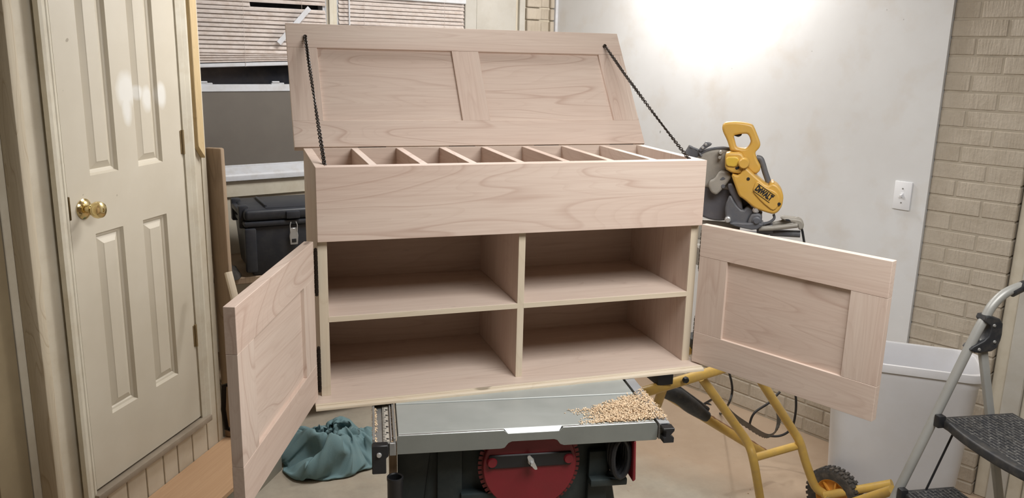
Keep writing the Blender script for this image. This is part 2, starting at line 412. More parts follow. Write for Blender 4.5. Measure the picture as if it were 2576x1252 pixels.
while z < CEIL-.05:
    brick(BW, -.232+random.uniform(-.004, .004), -.128, -.022, .05, z+.006, z+CH)
    brick(BW, -.122, -.06, -.008, .05, z+.008, z+CH)
    brick(BW, -.056, -.028, -.022, .05, z+.006, z+CH)
    z += CH
GLASS_D = plain('night_glass', srgb(34, 36, 42), .12, 0, .2, 7, 0, 60, srgb(70, 66, 64), .35)
GLASS_G = plain('grimy_grey_pane', srgb(104, 99, 93), .4, 0, .07, 3, 0, 60, srgb(118, 112, 104), .25)
def window(n, x0, x1, label):
    t = thing('window_%d' % n, label, 'window', (BX, BY, 0), rad(18.5), kind='structure')
    obj('window_frame', box(box(box(box(BM(), x0, x0+.02, .0, .08, WZ0, 1.12), x1-.02, x1, .0, .08, WZ0, 1.12), x0, x1, .0, .08, 1.10, 1.12), x0, x1, .0, .08, WZ0, WZ0+.02), VINYL, t)
    s1 = obj('sash', box(box(box(box(BM(), x0+.02, x1-.02, .03, .05, WZ0+.02, -.088), x0+.02, x1-.02, .03, .05, .266, .300), x0+.02, x0+.035, .03, .05, -.088, .266), x1-.035, x1-.02, .03, .05, -.088, .266), VINYL, t, .002, 1)
    obj('pane', bx(x0+.035, x1-.035, .036, .042, -.088, .266), GLASS_G, t)
    obj('pane', bx(x0+.02, x1-.02, .058, .064, .27, 1.10), GLASS_D, t)
    for c in (x0+.08, x0+.43):
        l = obj('sash_lock', box(box(BM(), c-.03, c+.035, .032, .048, .300, .307), c-.028, c+.01, .028, .04, .307, .315), VINYL, s1, .002, 1)
    obj('window_sill', prism(BM(), [(-.034, WZ0+.012), (-.028, WZ0+.022), (.035, WZ0+.05), (.035, WZ0-.012), (-.034, WZ0-.012)], x0-.03, x1+.03, Matrix(((0, 1, 0, 0), (1, 0, 0, 0), (0, 0, 1, 0), (0, 0, 0, 1)))), VINYL, t, .002, 1)
    return t
window(1, WL0, WL1, 'window with sagging broken blinds and bare grey lower pane left of the lid')
window(2, WR0, WR1, 'window with lowered blinds above the middle of the open lid')
obj('apron', bx(WL0-.05, WR1, -.014, 0, -.238, -.158), CREAM, BW, .003, 1)
obj('mullion', box(box(BM(), WL1+.008, WL1+.030, -.02, .0, WZ0, 1.12), WL1+.034, WR0-.004, -.012, 0, WZ0, 1.12), CREAM, BW)
# blinds
def blind(x0, x1, zb, zt, label, missing=(), sag=0):
    t = thing('window_blind', label, 'blind', (BX, BY, 0), rad(18.5))
    pitch = .0196; zz = zb+.034; k = 0
    b = BM(); n = 8
    def slat_mesh(L):
        b = BM(); M_ = [( -.0105, 0), (-.004, .0022), (.004, .0022), (.0105, 0)]
        top = [[b.verts.new((x, p[1], p[0])) for p in M_] for x in (0, L)]; bot = [[b.verts.new((x, p[1]+.0008, p[0])) for p in M_] for x in (0, L)]
        for i in range(3):
            b.faces.new((top[0][i], top[1][i], top[1][i+1], top[0][i+1])); b.faces.new((bot[0][i+1], bot[1][i+1], bot[1][i], bot[0][i]))
        for a_, c_ in ((0, 0), (1, 1)):
            b.faces.new((top[a_][0], top[a_][1], top[a_][2], top[a_][3], bot[a_][3], bot[a_][2], bot[a_][1], bot[a_][0]))
        b.faces.new((top[0][3], top[1][3], bot[1][3], bot[0][3])); b.faces.new((top[0][0], bot[0][0], bot[1][0], top[1][0]))
        bmesh.ops.recalc_face_normals(b, faces=b.faces)
        me = bpy.data.meshes.new('slat'); b.to_mesh(me); b.free(); me.materials.append(SLAT); return me
    me = slat_mesh(x1-x0)
    while zz < zt:
        if k in missing:
            for (fa, fb) in missing[k]:
                o = link('slat', slat_mesh((x1-x0)*(fb-fa)), SLAT, t); o.location = (x0+(x1-x0)*fa, -.012, zz); o.rotation_euler = (rad(-20), 0, 0)
        else:
            o = link('slat', me, SLAT, t); o.location = (x0+random.uniform(-.002, .002), -.012+random.uniform(-.001, .001), zz)
            sg = sag*max(0, 1-k/4)
            o.rotation_euler = (rad(-30+random.uniform(-4, 4)), -sg, 0)
        zz += pitch if k > 3 or not sag else pitch*.62
        k += 1
    o = obj('bottom_rail', bx(0, x1-x0, -.012, .012, -.009, .009), VINYL, t, .003, 1); o.location = (x0, -.012, zb+.012); o.rotation_euler = (0, -sag, 0)
    for fx in (.18, .82) if not sag else (.36, .80):
        c = BM(); tube(c, [(x0+(x1-x0)*fx, -.026, zb+.01), (x0+(x1-x0)*fx, -.026, zt)], .0009, 5); obj('ladder_cord', c, SLAT, t)
    obj('head_rail', bx(x0-.004, x1+.004, -.03, .012, zt, zt+.045), VINYL, t, .003, 1)
    return t, pitch
t, _ = blind(WL0+.02, WL1-.008, .374, .90, 'sagging dusty blind with a gap and one snapped slat', {15: [(0, .42)]}, .035)
c = BM(); Lw = obj('window_rod', tube(c, [(WR0+.055, -.03, .3), (WR0+.055, -.03, .76)], .004, 8), VINYL, None, smooth=True)
Lw.location = (BX, BY, 0); Lw.rotation_euler = (0, 0, rad(18.5)); tag(Lw, 'thin white tilt rod hanging before the second blind', 'rod')
blind(WR0+.006, WR1-.004, .30, .733, 'level dusty blind seen just above the open lid')
# the snapped slat hanging askew
sl = obj('snapped_slat', bx(-.118, .118, -.002, .001, -.0125, .0125), VINYL, None, .001, 1)
Mb = Matrix.Translation((BX, BY, 0)) @ Matrix.Rotation(rad(18.5), 4, 'Z') @ Matrix.Translation((-1.664, -.045, .582)) @ Matrix.Rotation(rad(-46.5), 4, 'Y')
sl.matrix_world = Mb; tag(sl, 'broken white slat hanging diagonally in front of the sagging blind', 'blind slat')
# ---- right wall: white drywall over brick (x from pier towards photographer, y into the wall)
PXo, PYo = 2.523, .612
RW = thing('wall_right', 'dusty white wall with brick courses along its foot', 'wall', (PXo, PYo, 0), rad(-68), kind='structure')
BT = FLOOR+3*CH
obj('wall_face', bx(-2.316, -.001, -.012, .1, BT+.012, CEIL), WHITEW, RW)
obj('mortar', bx(-2.316, .01, -.001, .1, FLOOR, BT+.012), MORTAR, RW)
for r_ in range(3):
    z0 = FLOOR+.006+r_*CH; x = -2.30+(.1 if r_ % 2 else 0)-.2
    while x < -.01:
        brick(RW, max(x, -2.31), min(x+.2, -.004), -.006+random.uniform(-.001, .001), .05, z0+.005, z0+CH)
        x += .2065
PR = thing('wall_pier', 'cream painted brick pier between white wall and right doorway', 'brick pier', (PXo, PYo, 0), rad(-68+4.5), kind='structure')
obj('mortar', bx(.003, .326, .0035, .16, FLOOR, CEIL), MORTAR, PR)
k = 0; z = .714-.0697*40
zs = [z+.0697*i for i in range(0, 60)]
for i, z0 in enumerate(zs):
    if z0 < FLOOR-.03 or z0 > CEIL-.02: continue
    zb = max(z0+.0055, FLOOR+.001); zt = min(z0+CH, CEIL)
    cuts = [0, .098, .300, .330] if i % 2 else [0, .203, .330]
    for a, b in zip(cuts, cuts[1:]):
        if i % 2 and a == .300: continue
        bb = .330 if (i % 2 and b == .300) else b
        dx = random.uniform(-.004, .004) if a > 0 else 0
        brick(PR, a+.003*(a > 0)+dx*0, bb-.003*(bb < .33), random.uniform(-.0015, .0015), .16, zb, zt)
obj('doorway_back', bx(.33, .585, .05, .15, FLOOR, CEIL), CREAMW, PR)
for (a, b, y0, y1, mt) in ((.335, .385, .02, .1, CREAMW), (.385, .452, .0, .1, GREYTRIM), (.453, .502, .012, .1, CREAM), (.503, .58, .03, .1, CREAM)):
    obj('doorway_board', bx(a, b, y0, y1, FLOOR, CEIL), mt, PR, .004, 1)
obj('wall_face', bx(.58, 4.5, .04, .16, FLOOR, CEIL), CREAMW, PR)
# ---- light switch
sw = thing('light_switch', 'white toggle light switch plate on the white wall', 'light switch', (PXo, PYo, 0), rad(-68))
cx_, cz_ = -.101, -.070
obj('switch_plate', bx(cx_-.037, cx_+.037, -.019, -.012, cz_-.060, cz_+.060), WSWITCH, sw, .003)
obj('toggle_frame', bx(cx_-.006, cx_+.006, -.0205, -.018, cz_-.013, cz_+.013), WSWITCH, sw, .001, 1)
obj('toggle', prism(BM(), [(-.036, cz_+.004), (-.020, cz_+.008), (-.020, cz_-.008), (-.034, cz_-.006)], cx_-.004, cx_+.004, Matrix(((0, 1, 0, 0), (1, 0, 0, 0), (0, 0, 1, 0), (0, 0, 0, 1)))), WSWITCH, sw, .001, 1)
for dz in (.030, -.030):
    obj('screw', lathe(BM(), [(0, .0025), (.003, .002), (.0035, 0)], 12, Matrix.Translation((cx_, -.019, cz_+dz)) @ Matrix.Rotation(rad(90), 4, 'X')), STEEL, sw, smooth=True)

# ================================================================== the cabinet
W, D, HP, HB, ST = 1.10, .4195, .1903, .4238, .0250
cab = thing('storage_cabinet', 'unfinished maple cabinet with open lid, eight bins and four cubbies, standing on the table saw', 'cabinet')
obj('front_panel', bx(0, W, 0, .0195, 0, HP), MAP[0], cab, .0008, 1)
obj('front_rail', bx(ST, W-ST, .0196, .038, .002, HP), MAP[0], cab, .0006, 1)
for a, b in ((0, ST), (W-ST, W)):
    obj('side_panel', bx(a, b, .0196, D, -HB, HP), MAP[2], cab, .0008, 1)
obj('back_panel', bx(ST, W-ST, D-.013, D, -HB, HP), PLYL, cab)
obj('bin_floor', bx(ST, W-ST, .0382, D-.0132, .004, .022), PLYL, cab)
obj('divider', bx(.542, .562, .0196, D-.0132, -HB, .0038), MAP[2], cab, .0006, 1)
for a, b in ((ST, .5418), (.5622, W-ST)):
    obj('shelf', bx(a, b, .0196, D-.0132, -.2195, -.2044), PLYL, cab, .0006, 1)
for k in range(7):
    x = ST+.11375*(k+1)+.02*k
    obj('bin_divider', bx(x, x+.02, .0384, D-.0134, .0222, HP-.0005), MAP[1], cab, .0006, 1)
# edge strips on the lower front
for a, b in ((.0003, ST-.0003), (W-ST+.0003, W-.0003), (.5423, .5617)):
    obj('edge_strip', bx(a, b, .0172, .0195, -HB, -.0004), MEDG[2], cab, .0004, 1)
for a, b in ((ST-.002, .5445), (.5595, W-ST+.002)):
    obj('edge_strip', bx(a, b, .0168, .0195, -.2193, -.2046), MEDG[0], cab, .0004, 1)
# base board with a moulded front edge
base = obj('base_board', bx(-.020, W+.016, -.030, D+.004, TABLE, -HB), PLYL, cab)
prof = [(-.030, -HB), (-.036, -HB), (-.0375, -HB-.0012), (-.0375, -HB-.003), (-.041, -HB-.0036), (-.0445, -HB-.0056), (-.0462, -HB-.0085), (-.0462, TABLE), (-.030, TABLE)]
mm = BM(); prism(mm, prof, -.0202, W+.0162, Matrix(((0, 1, 0, 0), (1, 0, 0, 0), (0, 0, 1, 0), (0, 0, 0, 1))))
obj('front_moulding', mm, MEDG[0], base, smooth=True, angle=50)
def framed(parent, L, H, t, fw, mids, name, mats, rec=.0095, sg=1):
    """frame and panel leaf in local x (0..L), z (0..H), face at y=0 looking -y, thickness t to +y"""
    yy = lambda a, b: (a, b) if sg > 0 else (-b, -a)
    obj('rail', bx(0, L, *yy(0, t), 0, fw), mats[0], parent, .0007, 1)
    obj('rail', bx(0, L, *yy(0, t), H-fw, H), mats[0], parent, .0007, 1)
    xs = [(0, fw)]+[(m-fw/2, m+fw/2) for m in mids]+[(L-fw, L)]
    for a, b in xs: obj('stile', bx(a, b, *yy(.0004, t-.0004), fw+.0003, H-fw-.0003), mats[1], parent, .0005, 1)
    for (a0, a1), (b0, b1) in zip(xs, xs[1:]):
        obj('panel', bx(a1-.004, b0+.004, *yy(rec, t-rec+.002), fw-.004, H-fw+.004), mats[2], parent)
# doors: local x away from hinge, local face -y looks at the opening side when shut
DH, DWd, DTh = .4226, .5557, .0235
def cab_door(hx, ang, flip):
    o = bpy.data.objects.new('door', None); COL.objects.link(o); o.empty_display_size = .03; o.parent = cab
    o.location = (hx, -.003, -DH+.0035); o.rotation_euler = (0, 0, ang)
    framed(o, DWd, DH, DTh, .0945, [], 'door', (MAP[0], MAP[2], MAP[0]), sg=-1 if flip else 1)
    return o
aL = 1.2333; ld_ = cab_door(-.0108, math.pi+aL, True)
aR = 1.1379; rd_ = cab_door(W-.0028, -aR, False)
def hinge_at(x, y, z0, z1, par, side):
    h = BM(); tube(h, [(x, y, z0), (x, y, z1)], .0042, 10)
    o = obj('hinge', h, BLACKMETAL, par, smooth=True)
    b = BM(); n = 9
    for i in range(n):
        zz = z0+(z1-z0)*(i+.5)/n
        tube(b, [(x, y, zz-.0045), (x, y, zz+.0045)], .0053, 10)
    for zz in (z0-.003, z1+.003): bmesh.ops.create_icosphere(b, subdivisions=1, radius=.005, matrix=Matrix.Translation((x, y, zz)))
    obj('knuckle', b, BLACKMETAL, o)
for z0, z1 in ((-.135, -.022), (-.40, -.285)):
    hinge_at(-.0055, .004, z0, z1, cab, 1)
    hinge_at(W+.0055, .004, z0, z1, cab, -1)
# lid
lid = bpy.data.objects.new('lid', None); COL.objects.link(lid); lid.parent = cab
lid.location = (-.0247, D, HP+.0036); lid.rotation_euler = (-.6387, 0, 0)
framed(lid, 1.1357, .4465, .0215, .0905, [.5675], 'lid', (MAP[0], MAP[2], MAP[0]), .009)
for x in (.16, .44, .72, .985):
    hb = BM(); tube(hb, [(x, D+.006, HP+.0015), (x+.085, D+.006, HP+.0015)], .0035, 8); obj('lid_hinge', hb, BLACKMETAL, cab, smooth=True)
def chain(p0, p1, sag, name='chain'):
    p0, p1 = Vector(p0), Vector(p1); L = (p1-p0).length; n = int(L/.0092); b = BM()
    pts = [p0.lerp(p1, i/n)-Vector((0, 0, sag*4*(i/n)*(1-i/n))) for i in range(n+1)]
    for i in range(n):
        c = (pts[i]+pts[i+1])/2; t = (pts[i+1]-pts[i]).normalized()
        a = t.cross(Vector((0, 0, 1))).normalized(); u_ = t.cross(a)
        tw = (.5 if i % 2 else -.5)+.045*i; e = a*math.cos(tw)+u_*math.sin(tw)
        ring = []
        for k_ in range(8):
            th = 2*math.pi*k_/8; ring.append(c+t*(.0074*math.cos(th))+e*(.0047*math.sin(th)))
        ring.append(ring[0]); ring.append(ring[1])
        tube(b, ring, .0015, 6, False)
    o = obj(name, b, BLACKMETAL, cab, smooth=True); return o
lm = Matrix.Translation(lid.location) @ Matrix.Rotation(-.6387, 4, 'X')
for (ax, az), foot in (((.057, .392), (.0275, .0445, HP-.004)), ((1.074, .388), (1.069, .0445, HP-.004))):
    top = lm @ Vector((ax, -.006, az))
    ch = chain(top, foot, .006)
    e = BM(); tube(e, [lm @ Vector((ax, .002, az)), lm @ Vector((ax, -.008, az))], .006, 10); obj('eye_screw', e, BLACKMETAL, ch, smooth=True)
for leaf, sg in ((rd_, 1), (ld_, -1)):
    hb = BM(); tube(hb, [(DWd-.035, sg*(DTh+.0015), .155), (DWd-.035, sg*(DTh+.02), .16), (DWd-.035, sg*(DTh+.024), .2), (DWd-.035, sg*(DTh+.02), .25), (DWd-.035, sg*(DTh+.0015), .255)], .005, 8)
    obj('handle', hb, BLACKMETAL, leaf, smooth=True)

# ================================================================== table saw
TS = thing('table_saw', 'jobsite table saw with grey top, red blade cover and stored saw blade, under the cabinet', 'table saw', (.159, -.241, TABLE), rad(-8.05))
TL, TD = .6566, .62
def tablemat():
    s = N('saw_table_grey'); v = s.coord(); n = s.noise(v, 5, 5, .6)
    col = s.ramp(n, .3, .7, srgb(164, 170, 167), srgb(180, 185, 182))
    sm = s.ramp(s.noise(s.coord((3, 8, 8), loc=(.3, .2, 0)), 1.6, 5, .6), .55, .78)
    col = s.mix(s.math('MULTIPLY', sm, .5), col, srgb(190, 196, 194))
    return s.out(col, s.ramp(n, .3, .7, (.32, .32, .32, 1), (.48, .48, .48, 1)), .12)
TABM = tablemat(); SKIRT = plain('cast_table_edge', srgb(138, 142, 138), .45, .3, .06, 12, .04, 120)
BODY = plain('saw_body_dark', srgb(40, 50, 52), .55, 0, .15, 10, .05, 120, srgb(80, 84, 80), .25)
RED = plain('dark_red_plastic', srgb(126, 32, 42), .4, 0, .08, 10, 0, 60, srgb(110, 40, 40), .3)
for q in ((.0125, .185), (.192, TD)): obj('table_top', bx(0, TL, *q, -.012, 0), TABM, TS, .0012, 1)
obj('mitre_slot', bx(0, TL, .183, .194, -.016, -.005), STEEL, TS)
# moulded near edge with a hand grip notch
sk = [(-.003, -.049), (-.003, -.002), (0, 0), (.262, 0), (.272, -.009), (.402, -.009), (.412, 0), (TL, 0), (TL+.006, -.012), (TL+.006, -.046), (TL+.003, -.049),
      (.416, -.049), (.406, -.045), (.398, -.034), (.390, -.031), (.282, -.031), (.273, -.035), (.264, -.047), (.255, -.049)]
obj('table_edge', prism(BM(), sk, 0, .0025), SKIRT, TS, .0008, 1)
for a, b in ((.0, .262), (.412, TL)): obj('worn_edge', bx(a, b, .0026, .0124, -.012, -.0001), plain('worn_bright_edge', srgb(196, 200, 200), .35, .6, .2, 40), TS, .001, 1)
obj('grip', prism(BM(), [(.263, -.0004), (.411, -.0004), (.402, -.0098), (.272, -.0098)], .0122, .0124, Matrix(((1, 0, 0, 0), (0, 1, 1.0, 0), (0, 0, 1, 0), (0, 0, 0, 1)))), plain('bare_aluminium', srgb(188, 192, 196), .35, .5, .1, 20), TS)
for q in (0, TL-.012): obj('edge_web', bx(q, q+.012, .01, TD, -.046, -.012), SKIRT, TS)
# fence rails at both ends
def rail(x0, x1, cap_pts, side):
    r_ = obj('fence_rail', box(box(box(BM(), x0, x1, -.004, TD+.05, -.045, -.016), x0, x0+.006, -.004, TD+.05, -.016, -.002), x1-.006, x1, -.004, TD+.05, -.016, -.002), STEEL, TS, .001, 1)
    return r_
lr = rail(-.062, -.006, None, -1)
obj('scale_tape', bx(-.036, -.020, 0, TD, -.0158, -.012), plain('white_scale_tape', srgb(190, 186, 176), .4), lr)
tk = BM()
for i in range(70):
    y = .002+i*.0085; box(tk, -.036, -.036+(.009 if i % 4 == 0 else .005), y, y+.0018, -.0118, -.0112)
for i in range(17):
    y = .01+i*.034
    for q in range(3): box(tk, -.028+q*.0022, -.0275+q*.0022+.0014, y, y+.007-q*.0013, -.0118, -.0112)
obj('scale_marks', tk, BLACKP, lr)
obj('bead', bx(-.0185, -.0145, 0, TD, -.016, -.006), CHROME, lr, .001, 1)
obj('rail_cap', prism(BM(), [(-.064, -.085), (-.064, -.014), (-.060, -.010), (-.026, -.010), (-.024, -.016), (-.024, -.040), (-.030, -.044), (-.030, -.085)], -.026, -.004), BLACKP, TS, .002, 1)
obj('rail_cap', prism(BM(), [(-.022, -.045), (-.022, -.012), (-.008, -.012), (-.006, -.045)], -.012, -.004), STEEL, TS, .001, 1)
obj('cap_screw', lathe(BM(), [(0, .005), (.005, .0045), (.0065, .002), (.0065, 0)], 16, Matrix.Translation((-.047, -.026, -.034)) @ Matrix.Rotation(rad(90), 4, 'X')), CHROME, TS, smooth=True)
rr_ = rail(TL+.008, TL+.036, None, 1)
obj('rail_top', bx(TL+.008, TL+.036, -.004, TD, -.003, -.001), plain('brushed_rail', srgb(172, 176, 180), .4, .15), rr_)
obj('rail_cap', prism(BM(), [(TL+.012, -.044), (TL+.012, -.030), (TL+.018, -.028), (TL+.018, -.012), (TL+.010, -.010), (TL+.010, -.004), (TL+.040, -.004), (TL+.040, -.012), (TL+.030, -.024), (TL+.040, -.030), (TL+.040, -.044)], -.030, -.004), BLACKP, TS, .001, 1)
# body
bod = obj('body', prism(BM(), [(.085, -.05), (.555, -.05), (.56, -.13), (.60, -.34), (.58, -.36), (.06, -.36), (.05, -.34), (.075, -.13)], .075, TD-.03), BODY, TS, .012, 2)
for q in ((.10, .165, .06, .08, -.36, -.05), (.50, .552, .055, .08, -.36, -.10)): obj('body_rib', bx(*q), BODY, bod, .004)
for q in ((.16, .29, .045, .08, -.215, -.195), (.50, .60, .03, .08, -.19, -.17)): obj('vent_ledge', bx(*q), BODY, bod, .004)
cxb, czb, rb = .337, -.118, .134
My = Matrix.Translation((cxb, .045, czb)) @ Matrix.Rotation(rad(90), 4, 'X')
bl = BM(); n = 60; pts = []
for i in range(n):
    a = 2*math.pi*i/n
    pts += [(cxb+rb*math.cos(a), czb+rb*math.sin(a)), (cxb+rb*math.cos(a+.062), czb+rb*math.sin(a+.062)), (cxb+(rb-.009)*math.cos(a+.07), czb+(rb-.009)*math.sin(a+.07)), (cxb+(rb-.010)*math.cos(a+.095), czb+(rb-.010)*math.sin(a+.095))]
pts = [(a, min(b, -.0135)) for a, b in pts]
obj('stored_blade', prism(bl, pts, .046, .0485), plain('stored_blade_steel', srgb(120, 52, 54), .4, .4), TS)
obj('blade_cover', prism(BM(), [(cxb+.122*math.cos(2*math.pi*k_/72), min(czb+.122*math.sin(2*math.pi*k_/72), -.014)) for k_ in range(72) if czb+.122*math.sin(2*math.pi*k_/72) < .006], .033, .0455), RED, TS, .002, 1)
obj('cover_bar', bx(cxb-.108, cxb+.108, .0285, .034, czb-.019+.017, czb+.019+.017), BLACKP, TS, .003, 1)
for sx in (-.100, .100):
    obj('cover_button', lathe(BM(), [(0, .006), (.011, .006), (.0135, 0)], 24, Matrix.Translation((cxb+sx, .0285, czb+.017)) @ Matrix.Rotation(rad(90), 4, 'X')), RED, TS, smooth=True)
wn = obj('wing_nut', lathe(BM(), [(0, .024), (.0045, .024), (.005, .01), (.008, .008), (.009, 0)], 16, Matrix.Translation((cxb, .0285, czb+.017)) @ Matrix.Rotation(rad(90), 4, 'X')), CHROME, TS, smooth=True)
obj('wing', prism(BM(), round_poly([(cxb-.012, czb+.035), (cxb-.002, czb+.037), (cxb+.014, czb+.005), (cxb+.016, czb-.003), (cxb+.008, czb-.003), (cxb-.008, czb+.021)], 3, 1), .016, .02), CHROME, wn)
cw = BM()
for i in range(5):
    pts_ = [(.585+.002*i, .03+.018*i, -.075+.05*math.cos(a)) for a in [0]]
    ring = [(.575+.022*math.cos(2*math.pi*k_/16), .02+.02*i, -.105+.055*math.sin(2*math.pi*k_/16)) for k_ in range(18)]
    tube(cw, ring, .0075, 8, False)
obj('wrapped_cord', cw, BLACKP, TS, smooth=True)
obj('cord_hook', prism(BM(), [(.601, -.05), (.607, -.05), (.612, -.16), (.604, -.165)], 0, .09), RED, TS, .002, 1)
# stand legs and dust port tube
for q in (.06, TD-.08): obj('stand_rail', bx(.03, .62, q, q+.04, -.40, -.36), BLACKP, TS, .003, 1)
for sx, sy in ((.05, .08), (.60, .08), (.05, TD-.06), (.60, TD-.06)):
    g = BM(); tube(g, [(sx, sy, -.38), (sx+(-.02 if sx < .3 else .02), sy, FLOOR-TABLE+.012)], .016, 12); lg = obj('leg', g, BLACKP, TS, smooth=True)
    g = BM(); tube(g, [(sx+(-.02 if sx < .3 else .02), sy, FLOOR-TABLE), (sx+(-.02 if sx < .3 else .02), sy, FLOOR-TABLE+.03)], .02, 12); obj('foot', g, BLACKP, lg, smooth=True)
obj('side_post', bx(-.022, -.002, .05, .075, -.38, -.045), OLDWOOD, TS, .002, 1)
obj('side_plate', bx(.0, .084, .08, .085, -.38, -.046), BODY, TS)
obj('tool_tube', lathe(BM(), [(0, -.36), (.0195, -.36), (.0195, -.128), (.0205, -.126), (.0205, -.118), (.0185, -.1175), (.016, -.12), (.016, -.20), (0, -.20)], 28, Matrix.Translation((-.008, .02, 0))), BLACKP, TS, smooth=True)
# wood shavings lying on the table (uncountable)
sh = BM()
TM = Matrix.Translation((.159, -.241, TABLE)) @ Matrix.Rotation(rad(-8.05), 4, 'Z')
def chip(bm, c, rz, L, wd, tilt, curl):
    M_ = Matrix.Translation(c) @ Matrix.Rotation(rz, 4, 'Z') @ Matrix.Rotation(tilt, 4, 'Y')
    rows = []
    for i in range(4):
        a = (i/3-.5)*2; x = a*L/2; z = -curl*a*a*L*.5
        rows.append([bm.verts.new(M_ @ Vector((x, s_*wd/2*(1-.12*a*a)+.25*wd*a*s_*a, z))) for s_ in (-1, 1)])
    for a, b in zip(rows, rows[1:]): bm.faces.new((a[0], b[0], b[1], a[1]))
cnt = 0
def inpile(x, y):
    # pile along the right end of the table, feathering to the left
    edge = .455+.05*noise.noise(Vector((x*9, y*14, 2)))+(.05 if y > .10 else 0)+max(0, (y-.10))*1.6
    return x-edge
while cnt < 3800:
    x = random.uniform(.40, TL+.035); y = random.uniform(.012, .225)
    if x < TL and y > .182 and x < .60: continue
    d = inpile(x, y)
    dens = max(0, min(1, d*11+.1))
    if x > TL-.005: dens *= .55
    if random.random() > dens: continue
    hgt = .001+.010*max(0, min(1, d*5))*random.random()
    chip(sh, TM @ Vector((x, y, hgt+.001)), random.uniform(0, 6.3), random.uniform(.0035, .0085), random.uniform(.0014, .0032), random.uniform(-.4, .4), random.uniform(-.9, 1.1)); cnt += 1
for i in range(260):
    x = random.choice((-.056, -.0105))+random.uniform(-.005, .004); y = random.uniform(0, .19)
    chip(sh, TM @ Vector((x, y, -.013+random.uniform(0, .006))), random.uniform(0, 6.3), random.uniform(.004, .009), .003, random.uniform(-.5, .5), .4)
SHAV = plain('wood_shavings', srgb(224, 200, 168), .7, 0, .18, 60)
tag(obj('wood_shavings', sh, SHAV), 'heap of pale wood shavings on the right end of the saw table', 'wood shavings', kind='stuff')

# ================================================================== mitre saw on its stand
OS = PD(1870, 480, 2.8); sray = ray(1870, 480); syaw = math.atan2(sray.x, sray.y)
MS = thing('mitre_saw', 'yellow and grey mitre saw with black lettering behind the open right cabinet door', 'mitre saw', OS, -syaw)
MSI = (Matrix.Translation(OS) @ Matrix.Rotation(-syaw, 4, 'Z')).inverted()
snorm = Vector((math.sin(syaw), math.cos(syaw), 0))
def sp(a, b, y=0):
    """traced point on the saw's own upright plane, y metres behind its centre plane"""
    p = MSI @ PL(1650+a/3.4775, 280+b/3.4775, OS+snorm*y, snorm); return (p.x, p.z)
def sps(l, y=0): return [sp(a, b, y) for a, b in l]
def part(name, pts, y0, y1, r, mat, holes=(), parent=None, rnd=1):
    rnd = 1; r = min(r, .007)
    lo = [round_poly(sps(pts, y0), 3, rnd)]+[round_poly(sps(h, y0), 3, rnd) for h in holes]
    return outline(name, lo, y0, y1, r, mat, parent or MS)
hd = part('handle', [(578, 150), (585, 112), (620, 94), (720, 93), (800, 105), (848, 120), (868, 160), (902, 245), (916, 290), (905, 322), (866, 362), (888, 430), (917, 480), (912, 518), (880, 549), (845, 543), (800, 500), (768, 420), (740, 362), (650, 345), (640, 310), (620, 250), (590, 190)],
     -.024, .022, .013, YEL, [[(676, 212), (752, 198), (800, 197), (818, 222), (831, 266), (815, 302), (788, 326), (740, 324), (704, 316), (692, 270)]], rnd=2)
part('trigger', [(640, 203), (755, 198), (745, 215), (720, 226), (690, 215)], -.012, .01, .003, BLACKP, parent=hd)
part('motor_arm', [(655, 545), (730, 562), (775, 480), (800, 500), (875, 570), (975, 655), (1020, 627), (1065, 648), (1102, 695), (1118, 750), (1105, 830), (1072, 880), (1030, 903), (960, 885), (860, 850), (765, 768), (725, 745), (690, 650)], -.055, .03, .014, YEL, rnd=2)
am = part('arm_face', [(840, 700), (880, 600), (960, 665), (1030, 690), (1070, 720), (1085, 780), (1060, 850), (1020, 872), (930, 800)], -.060, -.05, .004, YEL, rnd=1)
part('head_block', [(605, 388), (620, 360), (748, 362), (776, 410), (800, 425), (800, 455), (770, 500), (740, 548), (660, 540), (604, 505)], -.05, .03, .008, YEL)
part('block_face', [(612, 400), (715, 395), (735, 440), (700, 490), (612, 480)], -.056, -.045, .004, plain('yellow_label', srgb(212, 176, 70), .35))
cxs, czs = sp(770, 452, -.05)
obj('pivot_boss', lathe(BM(), [(0, .02), (.014, .02), (.018, .014), (.018, -.02)], 24, Matrix.Translation((cxs, -.05, czs)) @ Matrix.Rotation(rad(90), 4, 'X')), YEL, MS, smooth=True)
part('slot', [(690, 490), (735, 478), (725, 505), (700, 512)], -.0515, -.049, .001, BLACKP)
for a, b in ((808, 590), (1078, 808)):
    x, z = sp(a, b, -.055); obj('bolt_hole', lathe(BM(), [(0, .001), (.0045, .001), (.0055, 0)], 14, Matrix.Translation((x, -.0565 if a < 900 else -.0602, z)) @ Matrix.Rotation(rad(90), 4, 'X')), BLACKP, MS, smooth=True)
gx, gz = sp(560, 640, .05); gr_ = .1275
gm = Matrix.Translation((gx, .05, gz)) @ Matrix.Rotation(rad(90), 4, 'X')
up = [(gx+gr_*math.cos(a), gz+gr_*math.sin(a)) for a in [rad(-8+k_*5) for k_ in range(0, 39)]]
outline('upper_guard', [up], .015, .075, .01, GREYA, MS)
obj('guard_rim', tube(BM(), [(gx+(gr_+.002)*math.cos(rad(a)), .02, gz+(gr_+.002)*math.sin(rad(a))) for a in range(62, 150, 4)], .0055, 8), GREYD, MS, smooth=True)
lo_ = [(gx+(gr_-.004)*math.cos(a), gz+(gr_-.004)*math.sin(a)) for a in [rad(-185+k_*5) for k_ in range(0, 39)]]
outline('lower_guard', [lo_], .025, .065, .008, BLADEG, MS)
part('rim_plate', [(370, 335), (415, 290), (432, 266), (470, 272), (495, 290), (430, 330), (385, 362)], .0, .02, .004, GREYD)
